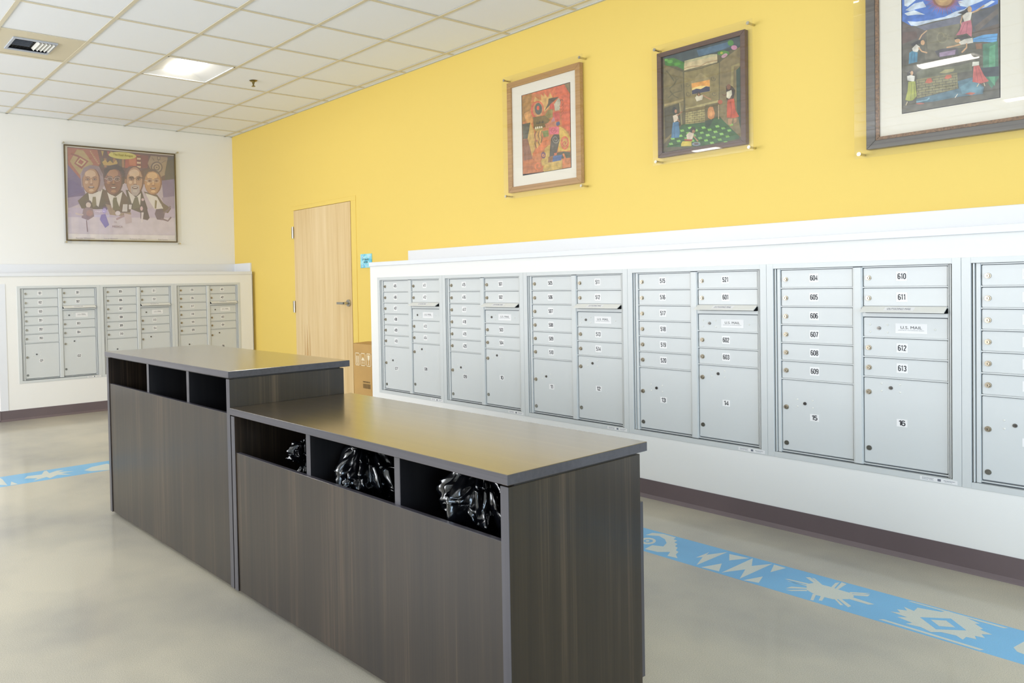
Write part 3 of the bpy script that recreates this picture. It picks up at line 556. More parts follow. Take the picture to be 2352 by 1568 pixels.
ART_POSTER = '''c8b8c4 25 989 999 991 988 21 8 12
5c3c34 21 989 999 991 996 703 856 639 137 638 19 803
a85c3c 23 981 282 983 307 837 178 641 97 668 26 787
b49a5c 104 968 158 966 244 823 181 784 125 695 60 798 41 838
98432c 123 904 203 853 140 763 77 816
c8b478 129 883 183 847 141 789 91 822
a44c30 130 867 162 842 140 809 108 829
8a3824 49 913 58 926 67 915 59 904
8a3824 59 911 67 924 76 912 68 901
8a3824 68 908 76 922 85 908 77 898
8a3824 77 906 86 919 95 905 86 894
8a3824 87 903 95 917 104 902 96 891
8a3824 96 901 104 914 113 899 105 888
8a3824 105 899 114 912 123 895 114 885
c0a468 213 963 228 966 224 947
c0a468 222 945 237 949 233 930
c0a468 231 928 247 931 242 912
c0a468 241 910 256 913 251 894
c0a468 250 893 265 896 260 877
c0a468 259 875 274 878 270 859
c0a468 268 857 284 860 279 841
c0a468 278 840 293 843 288 824
6c4030 282 983 310 982 320 804 307 829
b89a3c 314 978 339 976 326 915
5c5434 312 897 334 895 333 797 312 795
3c3030 340 978 365 976 353 918
a0703c 338 900 361 897 360 800 339 798
a8483c 367 978 392 976 380 921
4c3c34 365 902 388 900 387 802 365 800
c0a44c 394 978 419 977 406 923
5c5434 392 905 415 903 414 804 392 802
4c4038 421 978 446 977 434 926
a0703c 419 907 442 905 441 807 419 805
b8903c 448 979 473 977 461 929
4c3c34 446 910 469 908 468 809 446 807
5c2c24 475 979 500 977 488 931
5c5434 473 913 496 911 495 811 474 810
c0a850 501 979 527 977 514 934
a0703c 500 915 523 913 522 814 500 812
c4a048 321 855 350 884 370 852 392 879 420 848 449 893 462 852 419 822 334 823
b04c28 536 971 675 967 679 819 569 818 525 806
c8703c 564 930 630 928 628 841 570 844
6c2c20 638 955 679 954 675 937 641 936
d8c49c 641 932 678 932 674 914 641 913
6c2c20 637 909 678 909 674 891 640 891
d8c49c 640 887 677 886 673 868 640 868
6c2c20 636 864 677 863 673 846 639 845
d8c49c 639 842 676 841 672 823 639 822
7c3428 679 968 750 966 739 824 687 820
a08868 773 968 933 966 946 896 913 768 858 728 769 809 740 877
5c4c44 885 846 881 823 871 801 855 785 836 775 815 774 797 780 782 794 772 813 769 836 773 859 784 880 800 896 819 906 839 908 857 902 873 888 882 869
b09878 873 845 869 824 859 806 843 793 826 788 808 790 794 800 784 817 782 837 785 857 796 875 811 888 828 894 846 892 860 881 870 865
6c584c 859 844 856 827 846 813 833 805 819 804 806 810 798 822 795 838 799 854 808 868 821 876 835 878 848 872 856 860
b09878 847 843 844 831 836 822 826 818 817 820 810 828 807 839 810 851 818 860 828 864 837 862 844 854
5c4840 835 841 832 835 827 832 821 834 819 840 822 847 827 850 833 848
5c4c40 845 962 840 904 846 904 851 962
5c4c40 785 946 803 912 807 916 789 949
5c4c40 915 931 876 901 878 896 917 927
5c4c40 835 970 867 969 863 928 834 928
b09878 842 962 860 961 857 937 841 937
3c4034 941 976 999 986 998 703 903 678 905 785
6a5a84 19 803 137 638 174 457 12 414
5c4c80 17 662 122 587 160 481 14 447
9c8cac 13 447 174 482 131 396 13 331
7c6c94 872 694 997 721 995 506 883 500
a494b0 868 499 995 524 993 372 896 376
c4b4cc 12 340 994 381 993 273 10 232
ccc4e4 169 272 371 281 366 84 158 87
d8ccd8 11 240 993 273 990 75 9 66
4c442c 98 419 175 507 314 566 377 528 394 351 267 336 130 337
54402c 313 524 371 570 499 553 581 412 564 316 378 299
403c2c 527 564 674 574 728 368 712 296 558 359
64543c 696 558 823 531 882 438 958 379 925 324 804 362
9c846c 338 399 394 385 435 301 572 316 571 264 378 281
e4dcd4 192 508 250 511 318 558 278 362 227 410 200 400
7c7450 229 469 256 471 261 378 233 355 220 392
e4dcd4 359 527 432 481 498 545 461 354 438 422 397 351
5c5c38 414 472 443 478 446 439 472 346 407 334 406 437
e4dcd4 548 557 620 484 669 539 658 399 627 467 581 412
5a5c40 609 483 638 494 658 381 587 352 589 421
e8e0d8 710 541 822 504 880 375 796 362 745 456
84743c 802 469 821 461 812 372 796 371
a08c94 135 571 125 704 161 782 223 813 292 802 325 720 336 602 300 532 176 557
7c4c30 301 650 295 600 280 555 258 520 231 501 203 500 177 515 157 546 144 589 141 638 147 688 162 733 183 767 210 787 238 789 264 774 284 743 298 700
b8885c 288 649 282 602 269 560 249 528 225 511 200 509 177 524 159 553 148 593 145 638 150 685 163 727 183 758 207 777 231 779 255 765 273 736 285 696
d8b490 262 718 255 696 237 680 213 672 190 676 173 690 167 710 174 732 191 749 215 757 239 753 256 739
d8b490 191 634 192 623 187 612 177 607 167 609 163 619 165 631 174 640 184 641
7c4c30 172 670 191 680 209 673 212 681 191 688 170 678
7c4c30 211 658 206 649 193 644 179 645 170 650 171 659 180 666 194 668 206 665
c8b09c 203 656 200 653 192 651 183 651 178 653 178 656 184 659 192 660 200 659
241c18 196 656 194 652 190 650 186 651 184 656 186 660 190 662 194 661
7c4c30 175 660 190 666 205 660 206 665 190 671 174 664
7c4c30 233 675 252 685 271 678 274 686 253 693 231 683
7c4c30 273 662 268 654 255 649 241 650 232 655 232 663 242 670 256 673 268 670
c8b09c 265 661 262 658 254 656 245 656 239 658 239 661 245 663 254 665 262 664
241c18 258 661 256 657 252 654 247 656 246 660 247 665 252 667 256 666
7c4c30 237 664 252 671 267 665 268 670 252 676 236 669
d8b490 216 658 225 659 227 614 212 612
7c4c30 207 609 232 614 235 603 204 599
54281c 247 575 241 567 227 562 210 561 196 564 191 571 197 579 210 585 228 586 241 582
e4d8cc 239 578 233 574 219 571 205 572 199 575 205 579 219 581 233 581
d8b490 240 541 233 530 218 525 202 528 196 538 203 548 218 554 234 550
8c7880 139 705 154 773 209 811 278 809 312 753 324 686 300 718 270 771 215 774 170 733 151 672
2c2420 344 654 333 772 376 818 441 841 498 820 524 754 514 632 413 573
4c2c20 506 666 500 609 484 559 459 521 430 500 400 498 372 515 350 550 336 598 332 653 338 709 355 759 378 797 407 819 438 822 466 805 489 770 502 722
84503c 492 665 486 612 471 565 450 530 424 510 397 508 372 525 352 557 340 602 336 653 342 705 356 752 378 787 404 808 431 810 456 794 476 762 489 717
b07c54 464 742 457 718 437 699 411 690 385 695 367 710 360 734 368 758 387 777 413 785 439 781 458 765
b07c54 387 648 388 635 382 623 371 618 361 621 356 632 358 645 367 654 379 656
4c2c20 366 689 386 699 406 692 409 701 386 709 363 697
4c2c20 408 674 403 665 389 660 374 660 364 666 365 675 375 683 390 686 403 683
c8b09c 400 673 396 669 388 667 378 667 372 669 372 672 379 676 388 677 397 676
241c18 392 673 390 668 385 665 381 667 379 672 381 677 386 680 390 678
4c2c20 370 677 386 684 402 678 403 683 386 690 368 682
d8d0c8 410 675 406 662 395 653 382 650 370 654 363 664 363 676 369 687 381 694 395 694 405 687 410 676 412 677 407 690 395 697 381 697 368 689 360 677 361 663 369 652 382 647 396 651 407 661 412 674
4c2c20 433 694 453 705 474 697 477 706 454 714 430 703
4c2c20 476 680 470 670 456 665 441 665 431 671 432 681 442 689 457 691 471 688
c8b09c 467 678 464 675 455 672 446 672 439 674 439 678 446 681 455 682 464 681
241c18 460 678 457 673 453 671 448 672 446 677 448 682 453 685 458 683
4c2c20 437 682 453 689 469 683 471 688 453 695 435 687
d8d0c8 477 680 473 668 463 658 449 655 437 659 430 669 430 681 436 692 448 699 462 699 472 693 477 681 479 682 474 695 463 702 448 702 435 695 427 682 427 668 436 657 449 652 464 656 475 666 479 679
d8d0c8 335 676 360 669 361 673 336 680
d8d0c8 411 672 427 674 428 678 411 677
b07c54 414 675 424 676 426 625 409 624
4c2c20 404 620 431 625 434 613 401 609
54281c 447 582 441 573 426 567 407 566 392 570 387 578 393 587 408 593 427 594 442 590
e4d8cc 439 585 432 580 417 578 401 578 395 582 402 586 417 589 432 588
b07c54 440 543 432 532 416 526 399 530 392 540 400 552 416 558 433 554
a87c5c 542 660 538 639 530 630 522 638 519 658 523 679 531 689 539 681
a87c5c 710 668 706 647 699 638 692 646 689 667 693 688 700 697 707 689
241c1c 342 687 347 773 384 819 448 837 497 812 513 736 489 768 440 789 389 772 357 723
6c5450 530 702 528 771 562 826 628 839 679 810 695 715 617 692
6c4434 700 681 694 624 678 574 655 536 627 514 599 513 572 530 551 565 538 613 535 668 541 724 556 774 579 812 606 834 635 837 662 820 683 785 696 737
bc9070 686 680 681 627 667 580 646 545 621 525 596 523 572 540 553 572 542 617 539 668 544 721 558 767 578 803 603 823 628 825 652 809 671 777 683 732
e0c0a0 660 757 653 733 634 714 610 706 585 710 568 726 562 749 569 773 587 792 612 801 636 796 654 780
e0c0a0 587 663 588 650 583 638 572 633 562 637 557 648 559 661 568 670 579 670
6c4434 567 704 586 715 605 707 608 716 586 724 564 713
6c4434 607 689 602 680 589 675 575 675 565 682 566 691 575 699 590 701 602 698
c8b09c 599 688 596 685 588 682 579 682 573 684 573 688 579 691 588 692 596 691
241c18 592 688 590 683 585 681 581 682 579 687 581 693 586 695 590 693
6c4434 571 692 586 699 601 693 602 698 586 705 569 697
6c4434 630 709 650 720 669 712 672 721 650 729 628 718
6c4434 671 694 665 685 653 680 638 680 629 687 629 696 639 704 653 706 666 703
c8b09c 663 693 659 689 651 687 642 687 636 689 636 693 642 696 652 697 660 696
241c18 656 693 654 688 649 686 644 687 643 692 645 697 649 700 654 698
6c4434 634 697 649 704 664 698 666 703 650 710 633 702
e0c0a0 612 690 622 691 624 640 608 639
6c4434 603 635 629 640 632 628 600 624
b8a8a4 576 614 616 630 655 623 658 550 629 504 593 505 573 553
54281c 644 597 638 588 624 582 606 581 592 585 586 593 592 602 606 608 624 609 638 605
e4d8cc 636 600 630 595 615 593 600 593 594 597 601 601 615 604 630 603
c8bcb4 636 558 630 547 614 541 598 545 592 556 599 567 614 573 630 569
241810 559 695 595 704 606 694 611 702 596 715 558 705
241810 638 696 655 707 687 704 689 715 654 717 634 705
6c5448 702 681 701 786 746 816 807 817 852 781 865 693 782 722
8c5838 874 676 867 626 851 581 828 546 800 527 770 525 743 541 721 572 708 614 704 664 710 713 726 758 749 792 777 812 806 815 834 800 856 769 870 726
c08c58 860 675 854 628 840 586 819 554 793 537 767 535 743 549 723 578 711 618 708 664 713 710 727 752 748 784 773 802 800 804 824 790 844 761 856 721
e8bc88 832 744 825 722 806 705 781 697 756 701 737 715 731 736 738 757 757 774 783 782 808 779 826 765
e8bc88 757 660 758 649 752 637 742 632 732 635 727 644 730 656 739 665 749 667
8c5838 736 696 756 705 776 699 779 707 757 714 734 703
8c5838 778 683 773 675 759 670 745 670 735 676 735 684 745 691 760 694 773 690
c8b09c 770 682 766 679 758 677 749 676 743 678 743 681 749 684 758 685 767 684
241c18 762 682 760 677 756 675 751 677 749 681 751 686 756 688 761 686
8c5838 740 685 756 692 772 686 773 691 756 697 739 690
d8d0c8 779 684 775 673 766 665 753 662 741 665 734 674 734 684 740 694 752 700 765 700 775 695 779 684 781 686 777 697 765 703 751 703 739 697 731 685 731 672 739 663 752 659 766 662 777 671 782 683
8c5838 802 701 822 711 842 704 844 712 822 719 799 709
8c5838 844 688 838 680 825 675 810 675 800 681 801 689 810 696 825 699 839 695
c8b09c 835 687 832 684 824 681 814 681 808 683 808 686 814 689 824 690 832 689
241c18 828 687 826 682 821 680 817 682 815 686 817 691 821 693 826 691
8c5838 806 690 821 697 837 691 839 696 822 702 804 695
d8d0c8 845 689 841 678 831 669 818 667 806 670 799 679 799 689 805 699 817 705 830 705 840 700 845 689 847 691 842 702 831 709 817 708 804 702 796 690 797 677 805 667 818 664 832 667 843 676 847 688
d8d0c8 707 684 731 677 732 682 708 688
d8d0c8 780 681 797 682 797 687 780 686
e8bc88 784 684 793 684 796 639 779 638
8c5838 774 635 801 640 804 629 771 625
54281c 816 601 810 593 795 588 777 586 763 590 757 597 763 605 778 611 796 612 811 608
e4d8cc 808 603 802 599 786 597 771 597 765 600 772 604 787 607 802 606
e8bc88 809 567 802 556 785 551 769 554 763 564 770 574 786 579 802 576
8a847c 799 812 845 807 858 746 821 778
5c4840 707 716 708 787 747 821 807 820 852 781 862 729 836 775 791 794 742 781
4c3c40 217 405 211 388 197 377 180 376 167 385 162 402 168 419 182 430 198 431 212 422
dcc8c0 211 379 206 361 195 350 181 349 171 359 167 377 171 395 183 407 196 407 207 397
8c7480 143 330 178 357 226 342 237 258 181 214 127 237
a87c7c 227 292 221 272 206 259 187 258 172 269 167 289 173 309 188 322 207 323 222 311
d8c4c0 143 278 103 281 77 292 72 277 100 266 141 263
5c3c74 358 349 352 334 337 326 321 328 311 339 311 354 322 366 338 370 352 363
b0a0e0 349 323 344 303 332 292 319 295 311 311 311 331 320 348 334 352 345 342
7c74c0 300 278 336 288 368 170 332 135 285 226
dcd0d8 474 303 468 286 453 277 437 279 426 292 427 310 438 324 454 328 469 319
ac8c98 437 223 481 250 523 273 517 294 474 270 430 242
c8b4bc 506 305 571 290 576 203 518 184
dcd4d4 499 403 541 406 536 323 489 321
dcd4d4 552 402 581 404 573 351 551 350
d8b8c0 698 467 694 455 684 450 675 454 671 465 675 477 685 482 694 478
3c3034 674 444 700 445 721 367 745 263 725 235 659 250 661 364
dcb8c0 684 365 679 346 670 338 660 346 657 364 661 383 671 391 680 384
e8dce0 668 321 690 322 676 207 663 207
e4dcd8 864 410 859 393 846 383 832 385 823 399 823 417 833 431 847 435 860 427
5c4860 811 363 865 374 894 322 877 241 816 248 795 309
7c6470 883 314 932 354 957 401 944 410 921 366 875 329
7c6470 852 250 924 226 961 275 949 286 922 243 857 267
6c3c44 165 213 172 87 178 88 170 214
d8cc5c 635 945 628 934 612 923 587 914 556 908 520 904 485 904 450 906 421 912 398 920 384 930 380 941 386 953 401 963 425 972 456 979 491 982 527 983 562 981 592 975 616 967 630 957
ece4e4 8 64 988 71 988 19 8 12'''
MOTIFS = [[(6.378,-1.044),(6.379,-0.99),(6.422,-0.964),(6.492,-0.967),(6.498,-0.998),(6.521,-1.002),(6.525,-1.034),(6.548,-1.044),(6.557,-1.078),(6.577,-1.09),(6.591,-1.126),(6.611,-1.137),(6.622,-1.176),(6.653,-1.212),(6.608,-1.22),(6.587,-1.166),(6.551,-1.209),(6.491,-1.218),(6.483,-1.147),(6.525,-1.123),(6.508,-1.07),(6.473,-1.029),(6.427,-1.006)],[(6.46,-1.082),(6.469,-1.103),(6.472,-1.126),(6.467,-1.146),(6.456,-1.159),(6.441,-1.163),(6.424,-1.157),(6.409,-1.142),(6.399,-1.121),(6.396,-1.098),(6.401,-1.077),(6.412,-1.064),(6.428,-1.06),(6.445,-1.066)],[(6.7,-1.144),(6.7,-1.034),(6.71,-1.077),(6.751,-0.973),(6.752,-1.227),(6.715,-1.115)],[(6.769,-0.99),(6.852,-0.974),(6.811,-1.067)],[(6.778,-1.234),(6.81,-1.126),(6.851,-1.222)],[(6.865,-1.227),(6.862,-0.963),(6.906,-1.058),(6.949,-0.965),(6.947,-1.234),(6.909,-1.117)],[(6.958,-0.97),(7.009,-0.972),(6.991,-1.069)],[(6.965,-1.238),(6.995,-1.139),(7.018,-1.219)],[(7.144,-1.087),(7.158,-1.05),(7.213,-1.045),(7.253,-1.05),(7.296,-1.051),(7.316,-1.078),(7.312,-1.121),(7.276,-1.165),(7.218,-1.172),(7.173,-1.148)],[(7.064,-1.098),(7.073,-1.088),(7.147,-1.075),(7.151,-1.092)],[(7.076,-1.11),(7.088,-1.113),(7.155,-1.098),(7.156,-1.108)],[(7.109,-1.016),(7.12,-1.002),(7.172,-1.045),(7.165,-1.059)],[(7.127,-1.002),(7.138,-1.001),(7.188,-1.048),(7.181,-1.056)],[(7.211,-0.987),(7.219,-0.968),(7.232,-1.048),(7.22,-1.049)],[(7.224,-0.962),(7.244,-0.966),(7.247,-1.047),(7.238,-1.052)],[(7.286,-1.042),(7.342,-0.994),(7.328,-1.025),(7.292,-1.058)],[(7.299,-1.058),(7.345,-1.009),(7.347,-1.036),(7.306,-1.069)],[(7.308,-1.088),(7.393,-1.097),(7.38,-1.117),(7.31,-1.116)],[(7.28,-1.148),(7.324,-1.193),(7.317,-1.201),(7.275,-1.154)],[(7.291,-1.134),(7.346,-1.179),(7.344,-1.2),(7.287,-1.148)],[(7.215,-1.165),(7.235,-1.233),(7.226,-1.238),(7.205,-1.171)],[(7.245,-1.16),(7.257,-1.213),(7.247,-1.217),(7.233,-1.164)],[(7.113,-1.193),(7.119,-1.158),(7.164,-1.125),(7.169,-1.136)],[(7.121,-1.21),(7.138,-1.205),(7.178,-1.158),(7.171,-1.144)],[(7.455,-1.123),(7.482,-1.107),(7.463,-1.083),(7.49,-1.067),(7.47,-1.039),(7.507,-1.053),(7.504,-1.01),(7.571,-0.987),(7.583,-0.96),(7.638,-0.973),(7.69,-0.998),(7.679,-1.012),(7.71,-1.038),(7.705,-1.054),(7.744,-1.068),(7.72,-1.092),(7.737,-1.118),(7.71,-1.124),(7.722,-1.15),(7.695,-1.155),(7.695,-1.188),(7.671,-1.169),(7.63,-1.178),(7.608,-1.204),(7.572,-1.186),(7.529,-1.195),(7.541,-1.17),(7.489,-1.156),(7.512,-1.132)],[(7.457,-0.97),(7.471,-0.961),(7.762,-0.965),(7.752,-0.98)],[(7.455,-1.228),(7.467,-1.214),(7.762,-1.22),(7.755,-1.236)],[(7.816,-1.127),(7.825,-1.049),(7.855,-1.05),(7.873,-1.167),(7.832,-1.155)],[(2.949,-3.26),(2.991,-3.255),(3.198,-3.264),(3.119,-3.323)],[(3.107,-3.223),(3.209,-3.204),(3.211,-3.249)],[(3.02,-3.103),(3.036,-3.016),(2.944,-2.977),(2.943,-2.96),(3.033,-2.966),(2.99,-2.906),(3.0,-2.859),(3.037,-2.907),(3.087,-2.815),(3.088,-2.904),(3.176,-2.857),(3.122,-2.935),(3.186,-3.0),(3.134,-3.008),(3.183,-3.103),(3.129,-3.065),(3.08,-3.137)],[(3.109,-2.754),(3.041,-2.683),(3.009,-2.565),(3.051,-2.557),(3.219,-2.612),(3.17,-2.722)],[(7.54,-1.097),(7.613,-1.026),(7.679,-1.097),(7.611,-1.166)],[(7.572,-1.092),(7.608,-1.059),(7.647,-1.098),(7.609,-1.129)],[(6.451,-1.093),(6.456,-1.105),(6.456,-1.119),(6.451,-1.13),(6.442,-1.136),(6.431,-1.134),(6.422,-1.126),(6.417,-1.113),(6.417,-1.1),(6.422,-1.088),(6.431,-1.083),(6.442,-1.084)],[(6.441,-1.105),(6.443,-1.112),(6.442,-1.119),(6.439,-1.123),(6.433,-1.123),(6.429,-1.119),(6.426,-1.112),(6.427,-1.105),(6.43,-1.101),(6.436,-1.1)]]

# ---------------------------------------------------------------- mesh helpers
class MB:
    def __init__(s): s.v = []; s.f = []; s.m = []
    def quad(s, a, b, c, d, mi=0):
        i = len(s.v); s.v += [a, b, c, d]; s.f.append((i, i+1, i+2, i+3)); s.m.append(mi); return s
    def poly(s, pts, mi=0):
        i = len(s.v); s.v += list(pts); s.f.append(tuple(range(i, i+len(pts)))); s.m.append(mi); return s
    def box(s, x0, x1, y0, y1, z0, z1, mi=0):
        x0, x1 = sorted((x0, x1)); y0, y1 = sorted((y0, y1)); z0, z1 = sorted((z0, z1))
        i = len(s.v)
        s.v += [(x0,y0,z0),(x1,y0,z0),(x1,y1,z0),(x0,y1,z0),(x0,y0,z1),(x1,y0,z1),(x1,y1,z1),(x0,y1,z1)]
        for q in ((0,3,2,1),(4,5,6,7),(0,1,5,4),(1,2,6,5),(2,3,7,6),(3,0,4,7)):
            s.f.append(tuple(i+k for k in q)); s.m.append(mi)
        return s
    def cyl(s, cx, cz, r, y0, y1, n=16, mi=0, axis='y', r2=None, cap=True):
        r2 = r if r2 is None else r2
        i = len(s.v)
        for rr, y in ((r, y0), (r2, y1)):
            for k in range(n):
                a = 2*math.pi*k/n; p, q = cx+rr*math.cos(a), cz+rr*math.sin(a)
                s.v.append((p, y, q) if axis == 'y' else ((p, q, y) if axis == 'z' else (y, p, q)))
        for k in range(n):
            s.f.append((i+k, i+(k+1) % n, i+n+(k+1) % n, i+n+k)); s.m.append(mi)
        if cap:
            s.f.append(tuple(i+k for k in range(n))[::-1]); s.f.append(tuple(i+n+k for k in range(n))); s.m += [mi, mi]
        return s
    def mesh(s, name, mats, bevel=0, smooth=False, seg=1):
        me = bpy.data.meshes.new(name); me.from_pydata([tuple(v) for v in s.v], [], s.f)
        for mt in (mats if isinstance(mats, (list, tuple)) else [mats]): me.materials.append(mt)
        me.polygons.foreach_set('material_index', s.m); me.update()
        bm = bmesh.new(); bm.from_mesh(me)
        if bevel: bmesh.ops.bevel(bm, geom=bm.edges[:], offset=bevel, segments=seg, affect='EDGES', clamp_overlap=True)
        bmesh.ops.recalc_face_normals(bm, faces=bm.faces); bm.to_mesh(me); bm.free()
        if smooth:
            me.polygons.foreach_set('use_smooth', [True]*len(me.polygons))
            me.set_sharp_from_angle(angle=math.radians(35))
        return me
def link(name, me, parent=None, loc=(0, 0, 0), rot=0):
    o = bpy.data.objects.new(name, me); COL.objects.link(o)
    if parent is not None: o.parent = parent
    o.location = loc; o.rotation_euler = (0, 0, rot); return o
def tag(o, label=None, cat=None, group=None, kind=None):
    if label: o['label'] = label
    if cat: o['category'] = cat
    if group: o['group'] = group
    if kind: o['kind'] = kind
    return o
def empty(name, loc, rz, label, cat, group=None):
    return tag(link(name, None, None, loc, rz), label, cat, group)
def struct(name, mb, mt, parent=None, bevel=0):
    o = link(name, mb.mesh(name, mt, bevel), parent)
    if parent is None: o['kind'] = 'structure'
    return o

DIG = {}
def arc(cx, cy, rx, ry, a0, a1, n=5):
    return [(cx+rx*math.cos(math.radians(a0+(a1-a0)*k/n)), cy+ry*math.sin(math.radians(a0+(a1-a0)*k/n))) for k in range(n+1)]
# condensed bold numerals as centre lines in a box 0..1 wide, 0..1 high
DIG['0'] = [arc(.5, .78, .5, .22, 0, 180)+arc(.5, .22, .5, .22, 180, 360)+[(1, .78)]]
DIG['1'] = [[(.12, .84), (.60, 1.0), (.60, 0)]]
DIG['2'] = [arc(.5, .78, .5, .22, 180, -20)+[(0, .02), (1, .02)]]
DIG['3'] = [arc(.5, .77, .48, .23, 170, -90)+[(.42, .54)], [(.42, .54)]+arc(.5, .26, .5, .27, 90, -165, 7)]
DIG['4'] = [[(.78, 0), (.78, 1), (0, .28), (1.05, .28)]]
DIG['5'] = [[(.95, .98), (.12, .98), (.06, .54)]+arc(.5, .30, .5, .30, 120, -160, 8)]
DIG['6'] = [arc(.5, .78, .5, .22, 20, 180)+arc(.5, .22, .5, .22, 180, 360)+arc(.5, .36, .5, .22, 0, 150)]
DIG['7'] = [[(0, .98), (1, .98), (.38, 0)]]
DIG['8'] = [arc(.5, .77, .45, .23, -90, 270, 10), arc(.5, .27, .5, .27, 90, 450, 10)]
DIG['9'] = [arc(.5, .22, .5, .22, 200, 360)+arc(.5, .78, .5, .22, 0, 180)+arc(.5, .64, .5, .22, 180, 330)]
def add_digits(mb, s, cx, cz, h, y, mi=1, wd=.30, gap=.155, st=.135):
    # wd, gap, st in units of the height h
    adv = [.22 if c == '1' else wd for c in s]
    tot = sum(adv)+gap*(len(s)-1); x = -tot/2
    for c, a in zip(s, adv):
        for li, line in enumerate(DIG[c]):
            pts = [Vector((cx+(x+(p-(.12 if c == '1' else 0))*wd)*h, 0, cz+(-.5+st/2+q*(1-st))*h)) for p, q in line]
            L_, R_ = [], []
            for k, p in enumerate(pts):
                d0 = (p-pts[k-1]).normalized() if k else (pts[1]-p).normalized()
                d1 = (pts[k+1]-p).normalized() if k < len(pts)-1 else d0
                d = (d0+d1); d = d.normalized() if d.length > 1e-4 else d0
                n_ = Vector((-d.z, 0, d.x)); mt_ = min(1.6, 1/max(.4, n_.dot(Vector((-d0.z, 0, d0.x)))))
                L_.append(p+n_*st*h/2*mt_); R_.append(p-n_*st*h/2*mt_)
            for k in range(len(pts)-1):
                mb.quad(*[(v.x, y-.00003*li-.000004*(k % 3), v.z) for v in (L_[k], L_[k+1], R_[k+1], R_[k])], mi)
        x += a+gap
_tc = {}
def text2d(s, bold=.0, font_space=1.0):
    """flat glyph mesh of s, normalised to height 1 of a capital letter and centred"""
    k = (s, bold, font_space)
    if k in _tc: return _tc[k]
    cu = bpy.data.curves.new('t', 'FONT'); cu.body = s; cu.align_x = 'CENTER'; cu.align_y = 'CENTER'; cu.resolution_u = 3
    cu.offset = bold; cu.space_character = font_space
    ob = bpy.data.objects.new('t', cu); COL.objects.link(ob); bpy.context.view_layer.update()
    me = bpy.data.meshes.new_from_object(ob.evaluated_get(bpy.context.evaluated_depsgraph_get()))
    vs_ = [tuple(v.co) for v in me.vertices]; fs = [tuple(p.vertices) for p in me.polygons]
    bpy.data.objects.remove(ob); bpy.data.meshes.remove(me); bpy.data.curves.remove(cu)
    xs = [v[0] for v in vs_]; ys = [v[1] for v in vs_]
    cx, cy = (min(xs)+max(xs))/2, (min(ys)+max(ys))/2
    wd, ht = max(xs)-min(xs), max(ys)-min(ys)
    _tc[k] = ([((v[0]-cx)/wd, (v[1]-cy)/ht) for v in vs_], fs); return _tc[k]
def add_text(mb, s, cx, cz, w, h, y, mi=1, bold=.02):
    vs_, fs = text2d(s, bold)
    i = len(mb.v); mb.v += [(cx+a*w, y, cz+b*h) for a, b in vs_]
    for f in fs: mb.f.append(tuple(i+q for q in f)); mb.m.append(mi)

# ---------------------------------------------------------------- the room
struct('floor', MB().box(0, RX, -RY, 0, -.06, 0), M_floor)
floor = bpy.data.objects['floor']
bx0, bx1, by0, by1 = 2.92, 3.22, -1.245, -.952
mb = MB(); t = .0002
mb.box(bx0, RX-.3, by0, by1, -.001, t); mb.box(bx0, bx1, -6.6, by0, -.001, t)
link('inlaid_band', mb.mesh('inlaid_band', M_blue), floor)
tag(bpy.data.objects['inlaid_band'], 'sky blue stained border band')
blue_ids = (32, 34)
for i, pts in enumerate(MOTIFS):
    z = t + .0001 + i*.000006 + (.0001 if i in (32, 34) else (.0002 if i in (33, 35) else 0))
    mtl = M_blue if i in (32, 34) else M_motif
    nm = 'band_motif'
    if i in (32, 33, 34, 35): nm = 'motif_ring'
    link(nm, MB().poly([(x, y, z) for x, y in pts]).mesh(nm, mtl), floor)
# repeats of the motifs hidden behind the counter in the photograph
rep = list(range(2, 8)) + [24]
for dx in (-1.55,):
    for i in list(range(2, 27)):
        link('band_motif', MB().poly([(x+dx, y, t+.0002+i*.000006) for x, y in MOTIFS[i]]).mesh('band_motif', M_motif), floor)

for k in (1, 2):
    for i in (28, 29, 30, 31):
        link('band_motif', MB().poly([(x, y-1.12*k, t+.0002+i*.000006) for x, y in MOTIFS[i]]).mesh('band_motif', M_motif), floor)
struct('wall_left', MB().box(-.12, 0, -RY, 0, 0, 3.3), M_white)
struct('wall_right', MB().box(-.12, 1.37, 0, .12, 0, 3.3).box(2.56, RX+.12, 0, .12, 0, 3.3).box(1.37, 2.56, 0, .12, 2.10, 3.3), M_yellow)
struct('wall_rear', MB().box(-.12, RX+.12, -RY-.12, -RY, 0, .85).box(-.12, RX+.12, -RY-.12, -RY, 2.65, 3.3).box(-.12, .7, -RY-.12, -RY, .85, 2.65).box(7.3, RX+.12, -RY-.12, -RY, .85, 2.65), M_white)  # opening shaped to let the added rear fill lamp in
mb = MB()
for k in range(6): mb.box(.7+k*1.32-.025, .7+k*1.32+.025, -RY-.08, -RY-.03, .85, 2.65)
for z in (.875, 2.625): mb.box(.7, 7.3, -RY-.08, -RY-.03, z-.024, z+.024)
struct('added_window_2', mb, M_chrome)  # unseen window frame, added in front of the rear fill lamp
wy0, wy1, wz0, wz1 = -6.5, -.9, .4, 2.7
struct('wall_added_window', MB().box(RX, RX+.12, -RY, wy0, 0, 3.3).box(RX, RX+.12, wy1, 0, 0, 3.3).box(RX, RX+.12, wy0, wy1, 0, wz0).box(RX, RX+.12, wy0, wy1, wz1, 3.3), M_white)  # unseen end wall, its opening added for the side lamp
mb = MB()
for k in range(6):
    y = wy0+.03+(wy1-wy0-.06)*k/5; mb.box(RX+.02, RX+.08, y-.025, y+.025, wz0, wz1)
for z in (wz0+.025, 1.9, wz1-.025): mb.box(RX+.03, RX+.07, wy0, wy1, z-.024, z+.024)
struct('added_window_1', mb, M_chrome)  # unseen window frame, added with the side daylight lamp

